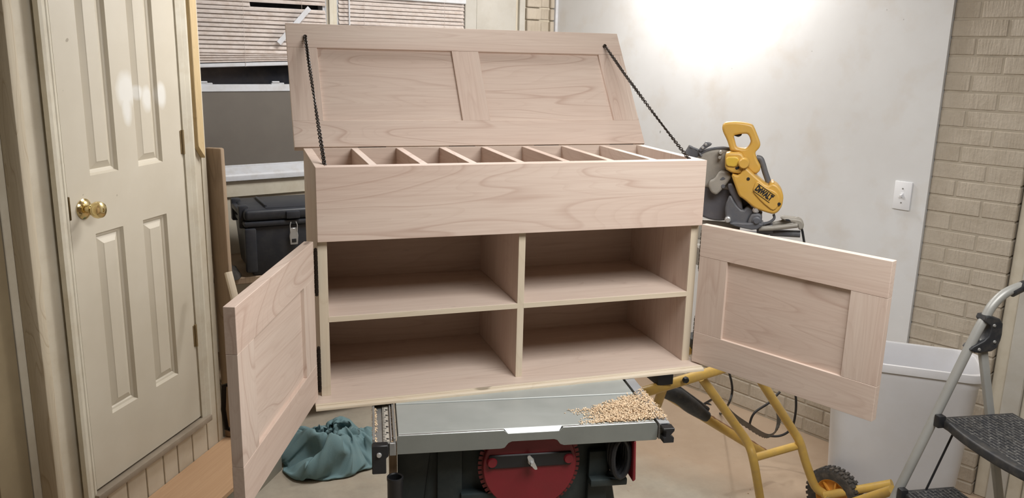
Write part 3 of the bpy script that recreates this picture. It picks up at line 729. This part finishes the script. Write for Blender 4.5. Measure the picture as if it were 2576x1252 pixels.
for a, b in ((438, 290), (410, 318)):
    x, z = sp(a, b, 0); obj('screw', lathe(BM(), [(0, .004), (.004, .003), (.005, 0)], 14, Matrix.Translation((x, 0, z)) @ Matrix.Rotation(rad(90), 4, 'X')), CHROME, MS, smooth=True)
x0, z0 = sp(300, 400, .03); x1, z1 = sp(345, 330, .03)
c = BM(); tube(c, [(x0-.02, .03, z0-.03), (x1, .03, z1)], [.021, .026], 20); obj('dust_chute', c, GREYD, MS, smooth=True)
x0, z0 = sp(295, 312, .0); x1, z1 = sp(398, 396, .0)
c = BM(); tube(c, [(x0, .01, z0), ((x0+x1)/2+.006, .01, (z0+z1)/2+.006), (x1, .01, z1)], .004, 8); obj('chute_rim', c, GREYD, MS, smooth=True)
for a, b, rr in ((568, 358, .007), (560, 402, .006)):
    x, z = sp(a, b, .0); obj('guard_bolt', lathe(BM(), [(0, .018), (rr*.7, .018), (rr, .012), (rr, -.02)], 16, Matrix.Translation((x, .005, z)) @ Matrix.Rotation(rad(90), 4, 'X')), GREYA, MS, smooth=True)
br = part('guard_bracket', [(560, 515), (640, 533), (660, 575), (640, 612), (575, 690), (530, 735), (480, 712), (455, 650), (470, 605), (510, 590)], -.02, .03, .008, GREYA)
part('bracket_recess', [(555, 600), (585, 570), (612, 590), (585, 602)], -.0215, -.019, .001, GREYD, parent=br)
x, z = sp(588, 656, -.02); obj('bracket_screw', lathe(BM(), [(0, .002), (.006, .002), (.007, 0)], 14, Matrix.Translation((x, -.02, z)) @ Matrix.Rotation(rad(90), 4, 'X')), GREYD, br, smooth=True)
part('link_arm', [(625, 640), (665, 625), (700, 680), (748, 775), (762, 868), (715, 850), (690, 790), (640, 705)], -.03, .01, .006, BLADEG)
part('lower_shroud', [(600, 830), (650, 720), (700, 810), (760, 870), (800, 830), (850, 850), (940, 890), (900, 910), (830, 905), (800, 990), (700, 1000), (610, 960)], -.03, .03, .008, GREYD)
part('pivot_block', [(818, 930), (845, 897), (905, 893), (932, 920), (925, 970), (900, 1015), (840, 1015), (795, 990)], -.05, .03, .006, GREYD)
part('clamp_plate', [(780, 980), (900, 975), (950, 990), (870, 1045), (700, 1010), (640, 985), (680, 970)], -.055, .02, .004, GREYD)
for a, b, rr in ((875, 860, .011), (628, 945, .010), (880, 950, .014)):
    x, z = sp(a, b, -.04); obj('pivot_bolt', lathe(BM(), [(0, .018), (rr*.6, .018), (rr*.7, .012), (rr, .010), (rr, -.02)], 16, Matrix.Translation((x, -.035 if rr < .014 else -.045, z)) @ Matrix.Rotation(rad(90), 4, 'X')), CHROME if rr < .014 else GREYD, MS, smooth=True)
def stube(name, pts, r, mat, y=0, seg=14, sm=False):
    q = []
    for p in pts:
        yy = p[2] if len(p) > 2 else y
        x, z = sp(p[0], p[1], yy); q.append((x, yy, z))
    if sm: q = smooth_path(q, 5)
    return obj(name, tube(BM(), q, r, seg), mat, MS, smooth=True)
stube('slide_rail', [(900, 1005, .0), (1010, 985, .0), (1255, 940, .0)], .0085, GREYA)
stube('slide_rail', [(900, 1025, -.03), (1020, 1020, -.03), (1240, 995, -.03)], .0085, GREYA)
stube('rail_housing', [(880, 1025), (1022, 1018)], .022, GREYD)
stube('lower_tube', [(1000, 1058), (1262, 1072)], .012, GREYD)
part('rail_end_bracket', [(1085, 938), (1110, 925), (1180, 935), (1270, 946), (1298, 985), (1290, 1028), (1252, 1042), (1235, 985), (1150, 965)], -.03, .02, .005, GREYA)
part('bracket_web', [(1130, 942), (1165, 942), (1185, 965), (1140, 960)], -.0315, -.028, .001, BLACKP)
stube('bevel_rod', [(1275, 1025), (1282, 1050), (1298, 1150)], .004, BLACKP)
stube('power_cord', [(1030, 900), (1035, 935), (1000, 965), (945, 985)], .0045, GREYD, -.03, 10, True)
stube('carry_handle', [(880, 405), (915, 415), (935, 460), (955, 530), (985, 620), (985, 660)], .0098, GREYD, .01, 14, True)
part('handle_mount', [(985, 650), (1000, 625), (1040, 620), (1020, 650), (1000, 668)], -.05, .03, .004, YEL)
# base, mostly hidden by the cabinet door
obj('turntable', lathe(BM(), [(0, -.19), (.15, -.19), (.155, -.195), (.155, -.255), (0, -.255)], 40, Matrix.Translation((.0, .02, 0))), GREYA, MS, smooth=True)
obj('base_wing', box(box(BM(), -.26, .14, .02, .12, -.275, -.235), -.10, .10, -.09, .09, -.40, -.255), GREYA, MS, .006)
obj('fence', box(BM(), -.25, .0, .06, .08, -.19, -.12), GREYA, MS, .004)
obj('arm_post', bx(-.03, .10, -.02, .06, -.19, -.145), GREYD, MS, .006)
# lettering
def text(name, body, size, mat, parent, M_, depth=.0006):
    cu = bpy.data.curves.new(name, 'FONT'); cu.body = body; cu.size = size; cu.extrude = depth; cu.align_x = 'CENTER'; cu.align_y = 'CENTER'; cu.offset = size*.06; cu.space_character = 1.08; cu.small_caps_scale = .72
    if body == 'DeWALT': cu.body_format[1].use_small_caps = True
    t_ = bpy.data.objects.new(name, cu); COL.objects.link(t_)
    me = bpy.data.meshes.new_from_object(t_.evaluated_get(bpy.context.evaluated_depsgraph_get())); bpy.data.objects.remove(t_)
    me.materials.clear(); me.transform(M_); return link(name, me, mat, parent)
ax0, az0 = sp(946, 716, -.062); a1 = sp(885, 636, -.062); a2 = sp(1030, 742, -.062)
tang = math.atan2(a2[1]-a1[1], a2[0]-a1[0])
Mt = Matrix.Translation((ax0, -.0612, az0)) @ Matrix.Rotation(-tang, 4, 'Y') @ Matrix.Rotation(rad(90), 4, 'X')
lg_ = text('lettering', 'DeWALT', .023, BLACKP, MS, Mt @ Matrix.Diagonal((.66, 1.12, 1, 1)))
ubar = bx(-.033, .033, -.0006, .0006, .0135, .0150); box(ubar, -.033, .033, -.0006, .0006, -.0150, -.0135)
for v in ubar.verts: v.co = Matrix.Translation((ax0, -.0612, az0)) @ Matrix.Rotation(-tang, 4, 'Y') @ v.co
obj('lettering_bars', ubar, BLACKP, MS)

# ---- folding stand
SS = thing('saw_stand', 'yellow tubular rolling saw stand with dusty wheel on the floor', 'saw stand', (1.6, .35, FLOOR))
def wl(p): p = Vector(p); return (p.x-1.6, p.y-.35, p.z-FLOOR)
def wtube(name, pts, r, mat, parent=None, seg=14, sm=0, flat=1.0):
    q = [wl(p) for p in pts]
    if sm: q = smooth_path(q, sm)
    return obj(name, tube(BM(), q, r, seg, True, flat), mat, parent or SS, smooth=True)
TR = .0165
A = [PZ(1757, 930, -.63), PZ(1765, 950, -.65), PZ(1850, 1068, -.86), PZ(1882, 1116, -.94), PZ(1896, 1160, -1.0), PZ(1912, 1252, -1.17)]
lA = wtube('leg', A[1:3]+[A[3], A[4], A[5], A[5]+(A[5]-A[4])*.62], TR, YELT, sm=5)
B = [PZ(1932, 985, -.70), PZ(1992, 1078, -.89), PZ(2012, 1112, -.95), PZ(2028, 1165, -1.04), PZ(2050, 1222, -1.14), PZ(2072, 1240, -1.17)]
lB = wtube('leg', B, TR, YELT, sm=5)
up_ = B[0]+(B[0]-B[1])*.35; wtube('leg_top', [B[0], up_], TR, YELT)
ca, cb = PZ(1893, 1152, -.995), PZ(2020, 1116, -.965)
wtube('cross_bar', [ca, cb], TR*.92, YELT)
b0, b1 = PZ(1605, 990, -.615), PZ(1805, 930, -.615); bd = (b1-b0)
b0 = b0-bd*.25; b1 = b1+bd*.9
wtube('top_beam', [b0, b1], TR*1.12, YELT)
wtube('top_beam', [b0+Vector((.03, .22, 0)), b1+Vector((.03, .22, 0))], TR*1.12, YELT)
for f in (.25, .62):
    c_ = b0.lerp(b1, f); q = wl(c_)
    obj('mount_bracket', bx(q[0]-.03, q[0]+.03, q[1]-.02, q[1]+.26, q[2]+.012, q[2]+.05), BLACKP, SS, .004)
bo = PL(1714, 946, b0, Vector((bd.y, -bd.x, 0)).normalized()); q = wl(bo)
obj('beam_bolt', lathe(BM(), [(0, .012), (.009, .012), (.012, .006), (.012, 0)], 8, Matrix.Translation((q[0]-.002, q[1]-.030, q[2])) @ Matrix.Rotation(rad(90), 4, 'X')), BLACKP, SS, smooth=True)
wtube('leg_stub', [PZ(1668, 975, -.66), PZ(1653, 1018, -.75)], TR, YELT)
# folded second leg, its grip and dust
g0, g1 = PD(1668, 985, 3.05), PD(1925, 1142, 3.33)
l2 = wtube('folded_leg', [g0, g1], TR*1.1, YELT)
g2 = Vector((g0.x, g0.y, 0)); lift = Vector((0, 0, .012))
ds = BM(); n = 40; P0 = g0.lerp(g1, .35)+Vector((0, 0, .012)); P1 = g1+Vector((0, 0, .012))
dq = [P0.lerp(P1, i/30) for i in range(31)]
wtube('dust_ridge', dq, [.010+.004*noise.noise(Vector((i*.7, 0, 0))) for i in range(31)], plain('brown_sawdust', srgb(150, 112, 84), .95, 0, .15, 40, .3, 200), l2, 8)
gp = [g0+Vector((-.01, 0, .01)), g0.lerp(g1, .12)+Vector((0, 0, .018)), g0.lerp(g1, .26)+Vector((0, 0, .012)), g0.lerp(g1, .40)+Vector((0, 0, .006))]
wtube('grip', gp, [.024, .031, .030, .022], BLACKD, l2, 12, 0)
wtube('grip_ridge', [p+Vector((.01, .01, .024)) for p in gp], .010, BLACKD, l2, 8)
# wheel
wc = PZ(2100, 1248, FLOOR+.117); wq = Vector(wl(wc)); ax_ = Vector((-.955, -.29, 0)).normalized()
Rw = Vector((0, 0, 1)).rotation_difference(ax_).to_matrix().to_4x4()
Mw = Matrix.Translation(wq) @ Rw
tyre = obj('wheel', lathe(BM(), [(.072, -.021), (.098, -.025), (.108, -.022), (.110, -.012), (.110, .012), (.108, .022), (.098, .025), (.072, .021), (.072, -.021)], 48, Mw), RUBBER, SS, smooth=True)
tr = BM()
for i in range(34):
    a = 2*math.pi*i/34
    for s_ in (-1, 1):
        box(tr, .107, .1165, -.0055, .0055, s_*.012-.010, s_*.012+.010, Mw @ Matrix.Rotation(a+(.09 if s_ > 0 else 0), 4, 'Z'))
obj('tread_blocks', tr, RUBBER, tyre)
obj('rim', lathe(BM(), [(0, .012), (.016, .016), (.018, .010), (.050, .004), (.062, .008), (.070, .020), (.0735, .021), (.0735, -.021), (.070, -.02), (.062, -.008), (.0, -.006)], 40, Mw), ORNG, tyre, smooth=True)
sp_ = BM()
for i in range(7):
    box(sp_, .016, .066, -.003, .003, -.004, .016, Mw @ Matrix.Rotation(2*math.pi*i/7+.2, 4, 'Z'))
obj('spokes', sp_, ORNG, tyre)
tube_ax = wtube('axle', [wc-ax_*.06, wc+ax_*.05], .008, STEEL)
wtube('hub_arm', [B[5], wc+ax_*.038], .017, YELT)
wtube('tow_bar', [PZ(2075, 1246, -1.165), PZ(2244, 1216, -1.04)], TR, YELT)
wtube('tow_bar', [PZ(2135, 1268, -1.15), PZ(2246, 1232, -1.0)], TR*1.1, YELT)
wtube('leg_far', [b0+Vector((.05, .22, 0)), b0+Vector((-.1, .34, FLOOR+.615+.017))], TR, YELT)
fA = A[5]+(A[5]-A[4])*.62
obj('foot_cap', lathe(BM(), [(0, 0), (.021, 0), (.021, .05), (.018, .055), (0, .055)], 16, Matrix.Translation((wl(fA)[0], wl(fA)[1], 0))), BLACKP, SS, smooth=True)

# cords and the band saw blade behind the stand
def loose(name, label, cat, pts, r, mat, group=None, seg=8):
    o = obj(name, tube(BM(), smooth_path(pts, 8), r, seg), mat, None, smooth=True); tag(o, label, cat, group); return o
CORD = plain('black_cord', srgb(36, 34, 34), .55, 0, .2, 30)
loose('power_cord', 'black cord hanging from under the right cabinet door', 'cord', [PD(1828, 915, 3.35), PD(1840, 960, 3.35), PD(1841, 990, 3.36), PD(1830, 1020, 3.4), PZ(1812, 1040, FLOOR+.006), PZ(1782, 1014, FLOOR+.006), PZ(1768, 1017, FLOOR+.006), PZ(1790, 1004, FLOOR+.006)], .0046, CORD)
loose('power_cord', 'looped black cord behind the bent yellow stand legs', 'cord', [PD(1962, 985, 3.70), PD(1935, 1012, 3.69), PD(1900, 1036, 3.68), PD(1888, 1058, 3.69), PD(1890, 1072, 3.7), PD(1920, 1092, 3.7), PD(1960, 1096, 3.68), PD(1990, 1078, 3.66), PD(2001, 1040, 3.64), PD(2002, 1000, 3.62), PD(1995, 970, 3.62)], .0052, CORD)
# toothed blade as a ribbon
bs = BM(); path = smooth_path([PD(1806, 1000, 3.50), PD(1840, 1040, 3.52), PD(1885, 1072, 3.54), PD(1925, 1095, 3.58), PD(1946, 1090, 3.56), PD(1958, 1066, 3.60), PD(1957, 1035, 3.60), PD(1945, 1000, 3.58), PD(1920, 975, 3.55)], 10)
wv = []
for i, p in enumerate(path):
    f = i/len(path); wd = .012
    nrm = Vector((0, 0, 1)) if True else None
    side = Vector((.25, -.35, .9)).normalized() if f < .45 else (Vector((.25, -.35, .9)).lerp(Vector((-.9, -.25, .1)), min(1, (f-.45)/.15))).normalized()
    tooth = .0035 if i % 2 else 0
    wv.append((bs.verts.new(p+side*wd), bs.verts.new(p-side*(wd+tooth)), bs.verts.new(p+side*wd+Vector((0, .0015, 0))), bs.verts.new(p-side*(wd+tooth)+Vector((0, .0015, 0)))))
for a, b in zip(wv, wv[1:]):
    bs.faces.new((a[0], b[0], b[1], a[1])); bs.faces.new((a[2], a[3], b[3], b[2])); bs.faces.new((a[0], a[2], b[2], b[0])); bs.faces.new((a[1], b[1], b[3], a[3]))
tag(obj('band_saw_blade', bs, plain('grey_band_steel', srgb(112, 108, 102), .4, .7, .15, 20)), 'grey toothed band saw blade curled behind the stand', 'saw blade')

# ================================================================== white bin
BN = thing('waste_bin', 'tall white plastic bin by the brick pier', 'waste bin', (2.222, .315, FLOOR), math.atan2(-.6, .8))
HL, HW, HZ = .27, .148, .666
def superrect(a, b, r, n=6):
    return rrect(-a, a, -b, b, r, n)
bm = BM(); rings = []
for sc_, z in ((.80, 0), (.80, .004), (.93, .60), (.955, .612), (.955, .648), (1.0, .650), (1.012, .658), (1.0, .666), (.93, .666), (.915, .655), (.915, .60), (.78, .02)):
    pts = superrect(HL*sc_, HW*(sc_ if sc_ < .9 or True else 1), .075*sc_)
    rings.append([bm.verts.new((x, y, z)) for x, y in pts])
nn = len(rings[0])
for a, b in zip(rings, rings[1:]):
    for k in range(nn): bm.faces.new((a[k], a[(k+1) % nn], b[(k+1) % nn], b[k]))
bm.faces.new(rings[0][::-1]); bm.faces.new(rings[-1])
obj('bin_body', bm, WPLAST, BN, smooth=True, angle=50)
bm = BM(); rings = []
for sc_, z in ((.962, .636), (1.014, .638), (1.024, .652), (1.014, .668), (.945, .669), (.925, .66), (.93, .64), (.962, .636)):
    rings.append([bm.verts.new((x, y, z)) for x, y in superrect(HL*sc_, HW*sc_, .075*sc_)])
for a, b in zip(rings, rings[1:]):
    for k in range(nn): bm.faces.new((a[k], a[(k+1) % nn], b[(k+1) % nn], b[k]))
bmesh.ops.remove_doubles(bm, verts=bm.verts, dist=1e-6)
obj('rim', bm, WPLAST, BN, smooth=True, angle=60)
# ================================================================== step ladder
LA = PZ(2357, 1044, -.6); lu = Vector((.252, -.032, 0)).normalized()
LD = thing('step_ladder', 'grey folding step ladder with black patterned treads at the right edge', 'step ladder', (LA.x, LA.y, FLOOR), math.atan2(lu.y, lu.x))
# local x: towards the ladder's back, local -y: across its width towards the photographer
H0 = -.6-FLOOR
def lp(s_, z, y=0): return (s_, y, z-FLOOR)
LWd = -.44
for y in (0, LWd):
    f_ = BM(); tube(f_, smooth_path([lp(-.26, FLOOR+.015, y), lp(-.1086, -.879, y), lp(.0789, -.373, y), lp(.1165, -.284, y), lp(.136, -.243, y), lp(.175, -.205, y), lp(.235, -.183, y), lp(.30, -.175, y)], 6), .0145, 16)
    r1 = obj('front_rail', f_, TUBEG, LD, smooth=True)
    g = BM(); tube(g, [lp(.192, -.209+.006, y), lp(.235, -.183, y), lp(.31, -.174, y)], .0165, 14); obj('grip_sleeve', g, BLACKD, r1, smooth=True)
    g = BM(); tube(g, [lp(-.268, FLOOR+.0, y), lp(-.25, FLOOR+.05, y)], .018, 14); obj('foot_cap', g, BLACKP, r1, smooth=True)
    rl = BM(); box(rl, -.013, .013, -.009, .009, 0, 1)
    p0 = Vector(lp(.115, -.35, y)); p1 = Vector(lp(.386, FLOOR+.01, y)); dv = p1-p0
    for v in rl.verts: v.co = p0+dv*v.co.z+Vector((v.co.x, v.co.y, 0))
    obj('rear_leg', rl, TUBEG, LD, .003)
    br_ = outline('pivot_bracket', [round_poly([lp(.062, -.375)[::2], lp(.088, -.392)[::2], lp(.155, -.385)[::2], lp(.17, -.345)[::2], lp(.165, -.285)[::2], lp(.105, -.268)[::2], lp(.098, -.288)[::2], lp(.128, -.305)[::2], lp(.122, -.345)[::2]], 3, 1)], y-.021, y+.021, .004, BLACKD, LD)
    for s_, z in ((.135, -.302), (.145, -.355), (.095, -.378)):
        obj('rivet', lathe(BM(), [(0, .004), (.004, .003), (.0055, 0)], 12, Matrix.Translation((s_, y-.021, z-FLOOR)) @ Matrix.Rotation(rad(90), 4, 'X')), STEEL, br_, smooth=True)
g = BM(); tube(g, [lp(.30, -.175, 0), lp(.31, -.174, LWd*.5), lp(.30, -.175, LWd)], .0155, 14); obj('top_bar', g, BLACKD, LD, smooth=True)
def tread(zt, s0, s1, nx):
    h = zt-FLOOR; y0, y1 = -.012, LWd+.012; nb = 10
    fr_ = [(s0-.018*math.sin(math.pi*min(1, max(0, (i/nb-.15)/.7)))**.5 if .15 < i/nb < .85 else s0, y0+(y1-y0)*i/nb) for i in range(nb+1)]
    pts = [(s1, y0), (s1, y1)]+fr_[::-1]
    pts = [(a, -b) for a, b in pts]
    o = outline('tread', [pts], -.0, .030, .006, BLACKD, LD, Matrix(((1, 0, 0, 0), (0, 0, -1, 0), (0, -1, 0, h), (0, 0, 0, 1))))
    rd = BM(); py = .0135; px = .034; r = .0011; row = 0; s_ = s0+.014
    while s_ < s1-.012:
        box(rd, s_-r, s_+r, y1+.016, y0-.016, h-.001, h+.0022)
        y = y1+.02+(px/2 if row % 2 else 0)
        while y < y0-.018 and s_+py < s1-.008:
            box(rd, s_, s_+py, y-r, y+r, h-.001, h+.0022); y += px
        s_ += py; row += 1
    tag(obj('tread_pattern', rd, plain('worn_tread_ridge', srgb(78, 78, 80), .4, 0, .3, 30, 0, 60, srgb(170, 168, 162), .7), o), kind='stuff')
    return o
tread(-.6, 0, .262, 18); tread(-.845, -.098, .09, 12); tread(-1.09, -.19, .0, 12)
for y in (-.02, LWd+.02):
    g = BM(); tube(g, [lp(.06, -.63, y), lp(-.02, -.86, y)], .0035, 8); obj('strut', g, BLACKP, LD, smooth=True)
    for z, s_ in ((-.6, -.004), (-.845, -.098)):
        obj('tread_bracket', bx(s_-.016, s_+.010, y-.016 if y > -.1 else y-.006, y+.016 if y < -.1 else y+.008, z-FLOOR-.028, z-FLOOR+.012), BLACKP, LD, .004)

# ================================================================== left background: tool box, boards
TBo = PD(612, 518, 3.62)
sT = -.523
SHf = thing('work_shelf', 'wooden shelf in the corner below the window carrying the tool box', 'shelf', (TBo.x-.12, TBo.y+.03, FLOOR), rad(12))
obj('shelf_board', bx(-.02, .95, -.05, .46, sT-FLOOR-.03, sT-FLOOR), OLDWOOD, SHf, .003, 1)
for a, b in ((.0, -.03), (.9, -.03), (.0, .40), (.9, .40)): obj('leg', bx(a, a+.04, b, b+.04, 0, sT-FLOOR-.03), OLDWOOD, SHf, .003, 1)
obj('lower_board', bx(-.02, .95, -.04, .45, .25, .27), OLDWOOD, SHf, .003, 1)
TB = thing('tool_box', 'large black plastic tool box with steel latch on the corner shelf', 'tool box', (TBo.x, TBo.y, sT), rad(9))
TW, TDp, TH = .60, .36, .30
DARKB = plain('navy_black_plastic', srgb(40, 44, 52), .45, 0, .15, 8, .05, 120, srgb(88, 86, 84), .25)
obj('box_body', prism(BM(), [(.03, 0), (TW-.03, 0), (TW-.012, TH-.075), (.012, TH-.075)], .012, TDp-.012), DARKB, TB, .012)
obj('lid_rim', bx(0, TW, 0, TDp, TH-.075, TH-.052), DARKB, TB, .008)
td_lid = obj('box_lid', bx(.004, TW-.004, .004, TDp-.004, TH-.050, TH), DARKB, TB, .016, 3)
obj('lid_tray', box(box(BM(), .10, TW-.10, .03, TDp-.03, TH-.004, TH+.004), .10, .112, .06, TDp-.06, TH, TH+.012), DARKB, td_lid, .003)
for x0_ in (-.012, TW-.03):
    hm = BM(); box(hm, x0_, x0_+.042, .06, .10, TH-.09, TH+.012); box(hm, x0_, x0_+.042, TDp-.10, TDp-.06, TH-.09, TH+.012); box(hm, x0_, x0_+.024, .09, TDp-.09, TH-.032, TH-.006)
    obj('carry_handle', hm, DARKB, TB, .006)
for q in (.0, TW-.05): obj('corner_post', bx(q, q+.05, -.006, .03, .02, TH-.08), DARKB, TB, .008)
lx = .212
la = obj('latch', prism(BM(), [(lx-.017, TH-.165), (lx+.017, TH-.165), (lx+.020, TH-.125), (lx+.014, TH-.088), (lx-.014, TH-.088), (lx-.020, TH-.125)], -.008, -.001), CHROME, TB, .002, 1)
obj('latch_hole', bx(lx-.010, lx+.010, -.0095, -.007, TH-.155, TH-.137), BLACKP, la, .001, 1)
wr = BM()
for s_ in (-1, 1): tube(wr, [(lx+s_*.015, -.008, TH-.105), (lx+s_*.016, -.010, TH-.075), (lx+s_*.011, -.006, TH-.060)], .0022, 8)
obj('latch_wire', wr, CHROME, la, smooth=True)
obj('latch_catch', bx(lx-.03, lx+.03, -.010, .01, TH-.045, TH-.012), DARKB, TB, .004)
# dark rags beside the tool box
def rag(name, label, cat, loc, rx, ry, h, mat, seed, fold=6, amp=.35, res=64, parent=None):
    bm = BM(); rows = []
    for i in range(res//2+1):
        f = i/(res//2); row = []
        for k in range(res):
            a = 2*math.pi*k/res
            wob = 1+.16*noise.noise(Vector((math.cos(a)*1.3+seed, math.sin(a)*1.3, seed)))
            r = f*wob; x, y = rx*r*math.cos(a), ry*r*math.sin(a)
            base = (1-f**2.6)**.62 if f < 1 else 0
            p = Vector((x/rx, y/ry, 0))
            tw = p+Vector((noise.noise(p*1.6+Vector((seed, 0, 0))), noise.noise(p*1.6+Vector((0, seed, 3))), 0))*.55
            def rg(q, e): return (1-min(1, abs(noise.noise(q))*2.2))**e
            rid = rg(Vector((tw.x*fold*.42+seed, tw.y*fold*.30, seed*2)), 1.3)
            rid2 = rg(Vector((tw.x*fold*.55-tw.y*fold*.55, tw.y*fold*.8+seed, seed*3)), 1.6)
            rid3 = rg(Vector((tw.x*fold*1.5, tw.y*fold*1.3+seed, seed*4)), 1.5)
            lump = .55+.75*noise.noise(p*1.35+Vector((seed, seed, 0)))
            z = h*base*max(.18, lump)+h*amp*(.75*rid+.45*rid2+.18*rid3)*min(1, base*1.4)
            row.append(bm.verts.new((x, y, max(z, .002) if f < 1 else .0)))
        rows.append(row)
    for a, b in zip(rows, rows[1:]):
        for k in range(res):
            try: bm.faces.new((a[k], a[(k+1) % res], b[(k+1) % res], b[k]))
            except ValueError: pass
    bm.faces.new(rows[-1])
    bmesh.ops.remove_doubles(bm, verts=bm.verts, dist=1e-5)
    o = obj(name, bm, mat, parent, smooth=True, angle=80); o.location = loc
    if label: tag(o, label, cat)
    return o
DARKRAG = plain('dark_rag', srgb(58, 54, 50), .9, 0, .25, 20, .1, 200)
rag('rag', 'dark crumpled rag at the foot of the tool box', 'rag', (TBo.x-.075, TBo.y+.02, sT), .055, .06, .05, DARKRAG, 3.1, 5, .4, 32)
TEAL = plain('teal_canvas', srgb(112, 142, 148), .85, 0, .07, 10, .12, 260, srgb(128, 146, 146), .4)
def cloth_heap(name, label, cat, loc, mat):
    """a loosely gathered sheet slumped on the ground by the cloth solver, then frozen as a mesh"""
    nr, na = 34, 104; vts = []
    def pos(f, a):
        c_, s_ = math.cos(a), math.sin(a); q = Vector((c_*f, s_*f, 0))
        wq = q*2.0+Vector((noise.noise(q*2.2+Vector((5, 0, 1))), noise.noise(q*2.2+Vector((0, 8, 2))), 0))*.9
        rr = .245*f**.75 if f < .82 else .245*.82**.75-(f-.82)*.10
        rr *= 1+.12*noise.noise(Vector((c_*1.2, s_*1.2, 4)))
        r1 = 1-min(1, abs(noise.noise(wq+Vector((1, 2, 3))))*2.4)
        r2 = 1-min(1, abs(noise.noise(wq*2.1+Vector((7, 2, 3))))*2.4)
        env = min(1, (1-f)*4) if f > .75 else 1
        z = .175*(1-f**2.2)*(.75+.5*noise.noise(q*1.3+Vector((2, 9, 1))))+(.095*r1+.06*r2)*env
        if f > .82: z = max(.012, z*.4)
        dx = .05*noise.noise(wq*1.3+Vector((11, 0, 0)))*env; dy = .05*noise.noise(wq*1.3+Vector((0, 13, 0)))*env
        tw = a+.5*math.sin(3*f)
        return (rr*math.cos(tw)+dx, rr*math.sin(tw)+dy, z+.02)
    vts.append(pos(0, 0))
    for i_ in range(1, nr+1):
        for k_ in range(na): vts.append(pos(i_/nr, 2*math.pi*k_/na))
    fcs = [(0, 1+k_, 1+(k_+1) % na) for k_ in range(na)]
    for i_ in range(nr-1):
        b_ = 1+i_*na; fcs += [(b_+k_, b_+na+k_, b_+na+(k_+1) % na, b_+(k_+1) % na) for k_ in range(na)]
    me = bpy.data.meshes.new(name); me.from_pydata(vts, [], fcs)
    o = bpy.data.objects.new(name, me); COL.objects.link(o)
    g = bpy.data.meshes.new('ground'); g.from_pydata([(-2, -2, 0), (2, -2, 0), (2, 2, 0), (-2, 2, 0)], [], [(0, 1, 2, 3)])
    go = bpy.data.objects.new('ground', g); COL.objects.link(go)
    go.modifiers.new('c', 'COLLISION'); go.collision.thickness_outer = .004; go.collision.cloth_friction = 40
    m = o.modifiers.new('cloth', 'CLOTH'); st = m.settings; st.quality = 5; st.mass = .35
    st.tension_stiffness = 14; st.compression_stiffness = 14; st.shear_stiffness = 6; st.bending_stiffness = .25; st.air_damping = 3
    cs = m.collision_settings; cs.use_self_collision = True; cs.self_distance_min = .003; cs.distance_min = .004; cs.collision_quality = 2; cs.self_friction = 15
    for f in range(1, 17): SC.frame_set(f)
    me2 = bpy.data.meshes.new_from_object(o.evaluated_get(bpy.context.evaluated_depsgraph_get()))
    bpy.data.objects.remove(o); bpy.data.objects.remove(go); SC.frame_set(1)
    bm = BM(); bm.from_mesh(me2)
    bmesh.ops.smooth_vert(bm, verts=bm.verts, factor=.4, use_axis_x=True, use_axis_y=True, use_axis_z=True)
    bmesh.ops.subdivide_edges(bm, edges=bm.edges[:], cuts=1, use_grid_fill=True, smooth=.6)
    zm = min(v.co.z for v in bm.verts)
    for v in bm.verts: v.co.z = max(.0015, v.co.z-zm)
    bm.to_mesh(me2); bm.free(); me2.shade_smooth(); me2.name = name
    t_ = link(name, me2, mat); t_.location = loc; t_.scale = (1.12, 1.3, 1.3); return tag(t_, label, cat)
cloth_heap('dust_cover', 'crumpled teal cloth dust cover on the floor beneath the cabinet', 'cloth', (.135, 1.375, FLOOR), TEAL)
# leaning boards
def board(name, label, base, top, wd, th, yaw, mat, rnd=.004):
    base, top = Vector(base), Vector(top); z = (top-base).normalized(); x = Vector((math.cos(yaw), math.sin(yaw), 0)); x = (x-z*x.dot(z)).normalized(); y = z.cross(x)
    b = bx(-wd/2, wd/2, -th/2, th/2, 0, (top-base).length)
    o = obj(name, b, mat, None, rnd, 2)
    o.matrix_world = Matrix(((x.x, y.x, z.x, base.x), (x.y, y.y, z.y, base.y), (x.z, y.z, z.z, base.z), (0, 0, 0, 1)))
    tag(o, label, 'board'); return o
def wpt(s_, y_, z): a = rad(59.5); return Vector((QX+s_*math.cos(a)-y_*math.sin(a), QY+s_*math.sin(a)+y_*math.cos(a), z))
board('weathered_plank', 'weathered grey-brown plank standing at the end of the cream wall', wpt(.775, -.038, -1.155), wpt(.775, -.024, .085), .028, .075, rad(59.5), OLDWOOD, .008)
board('offcut', 'short pale offcut leaning beside the weathered plank', PD(601, 790, 3.25), PD(574, 684, 3.25), .026, .02, rad(20), MEDG[2], .002)

# scattered dust and chips on the floor
fc = BM()
for i in range(420):
    x = random.uniform(.6, 2.3); y = random.uniform(-.3, 1.9)
    if (x-2.523)*.927+(y-.612)*.375 > -.05 or math.hypot(x-2.222, y-.315) < .36 or (y > .62 and x > 1.3): continue
    chip(fc, Vector((x, y, FLOOR+.0025)), random.uniform(0, 6.3), random.uniform(.003, .009), random.uniform(.0012, .003), random.uniform(-.2, .2), .2)
tag(obj('floor_chips', fc, plain('brown_chips', srgb(150, 112, 82), .8, 0, .25, 60)), 'loose brown wood chips strewn over the concrete floor', 'wood chips', kind='stuff')
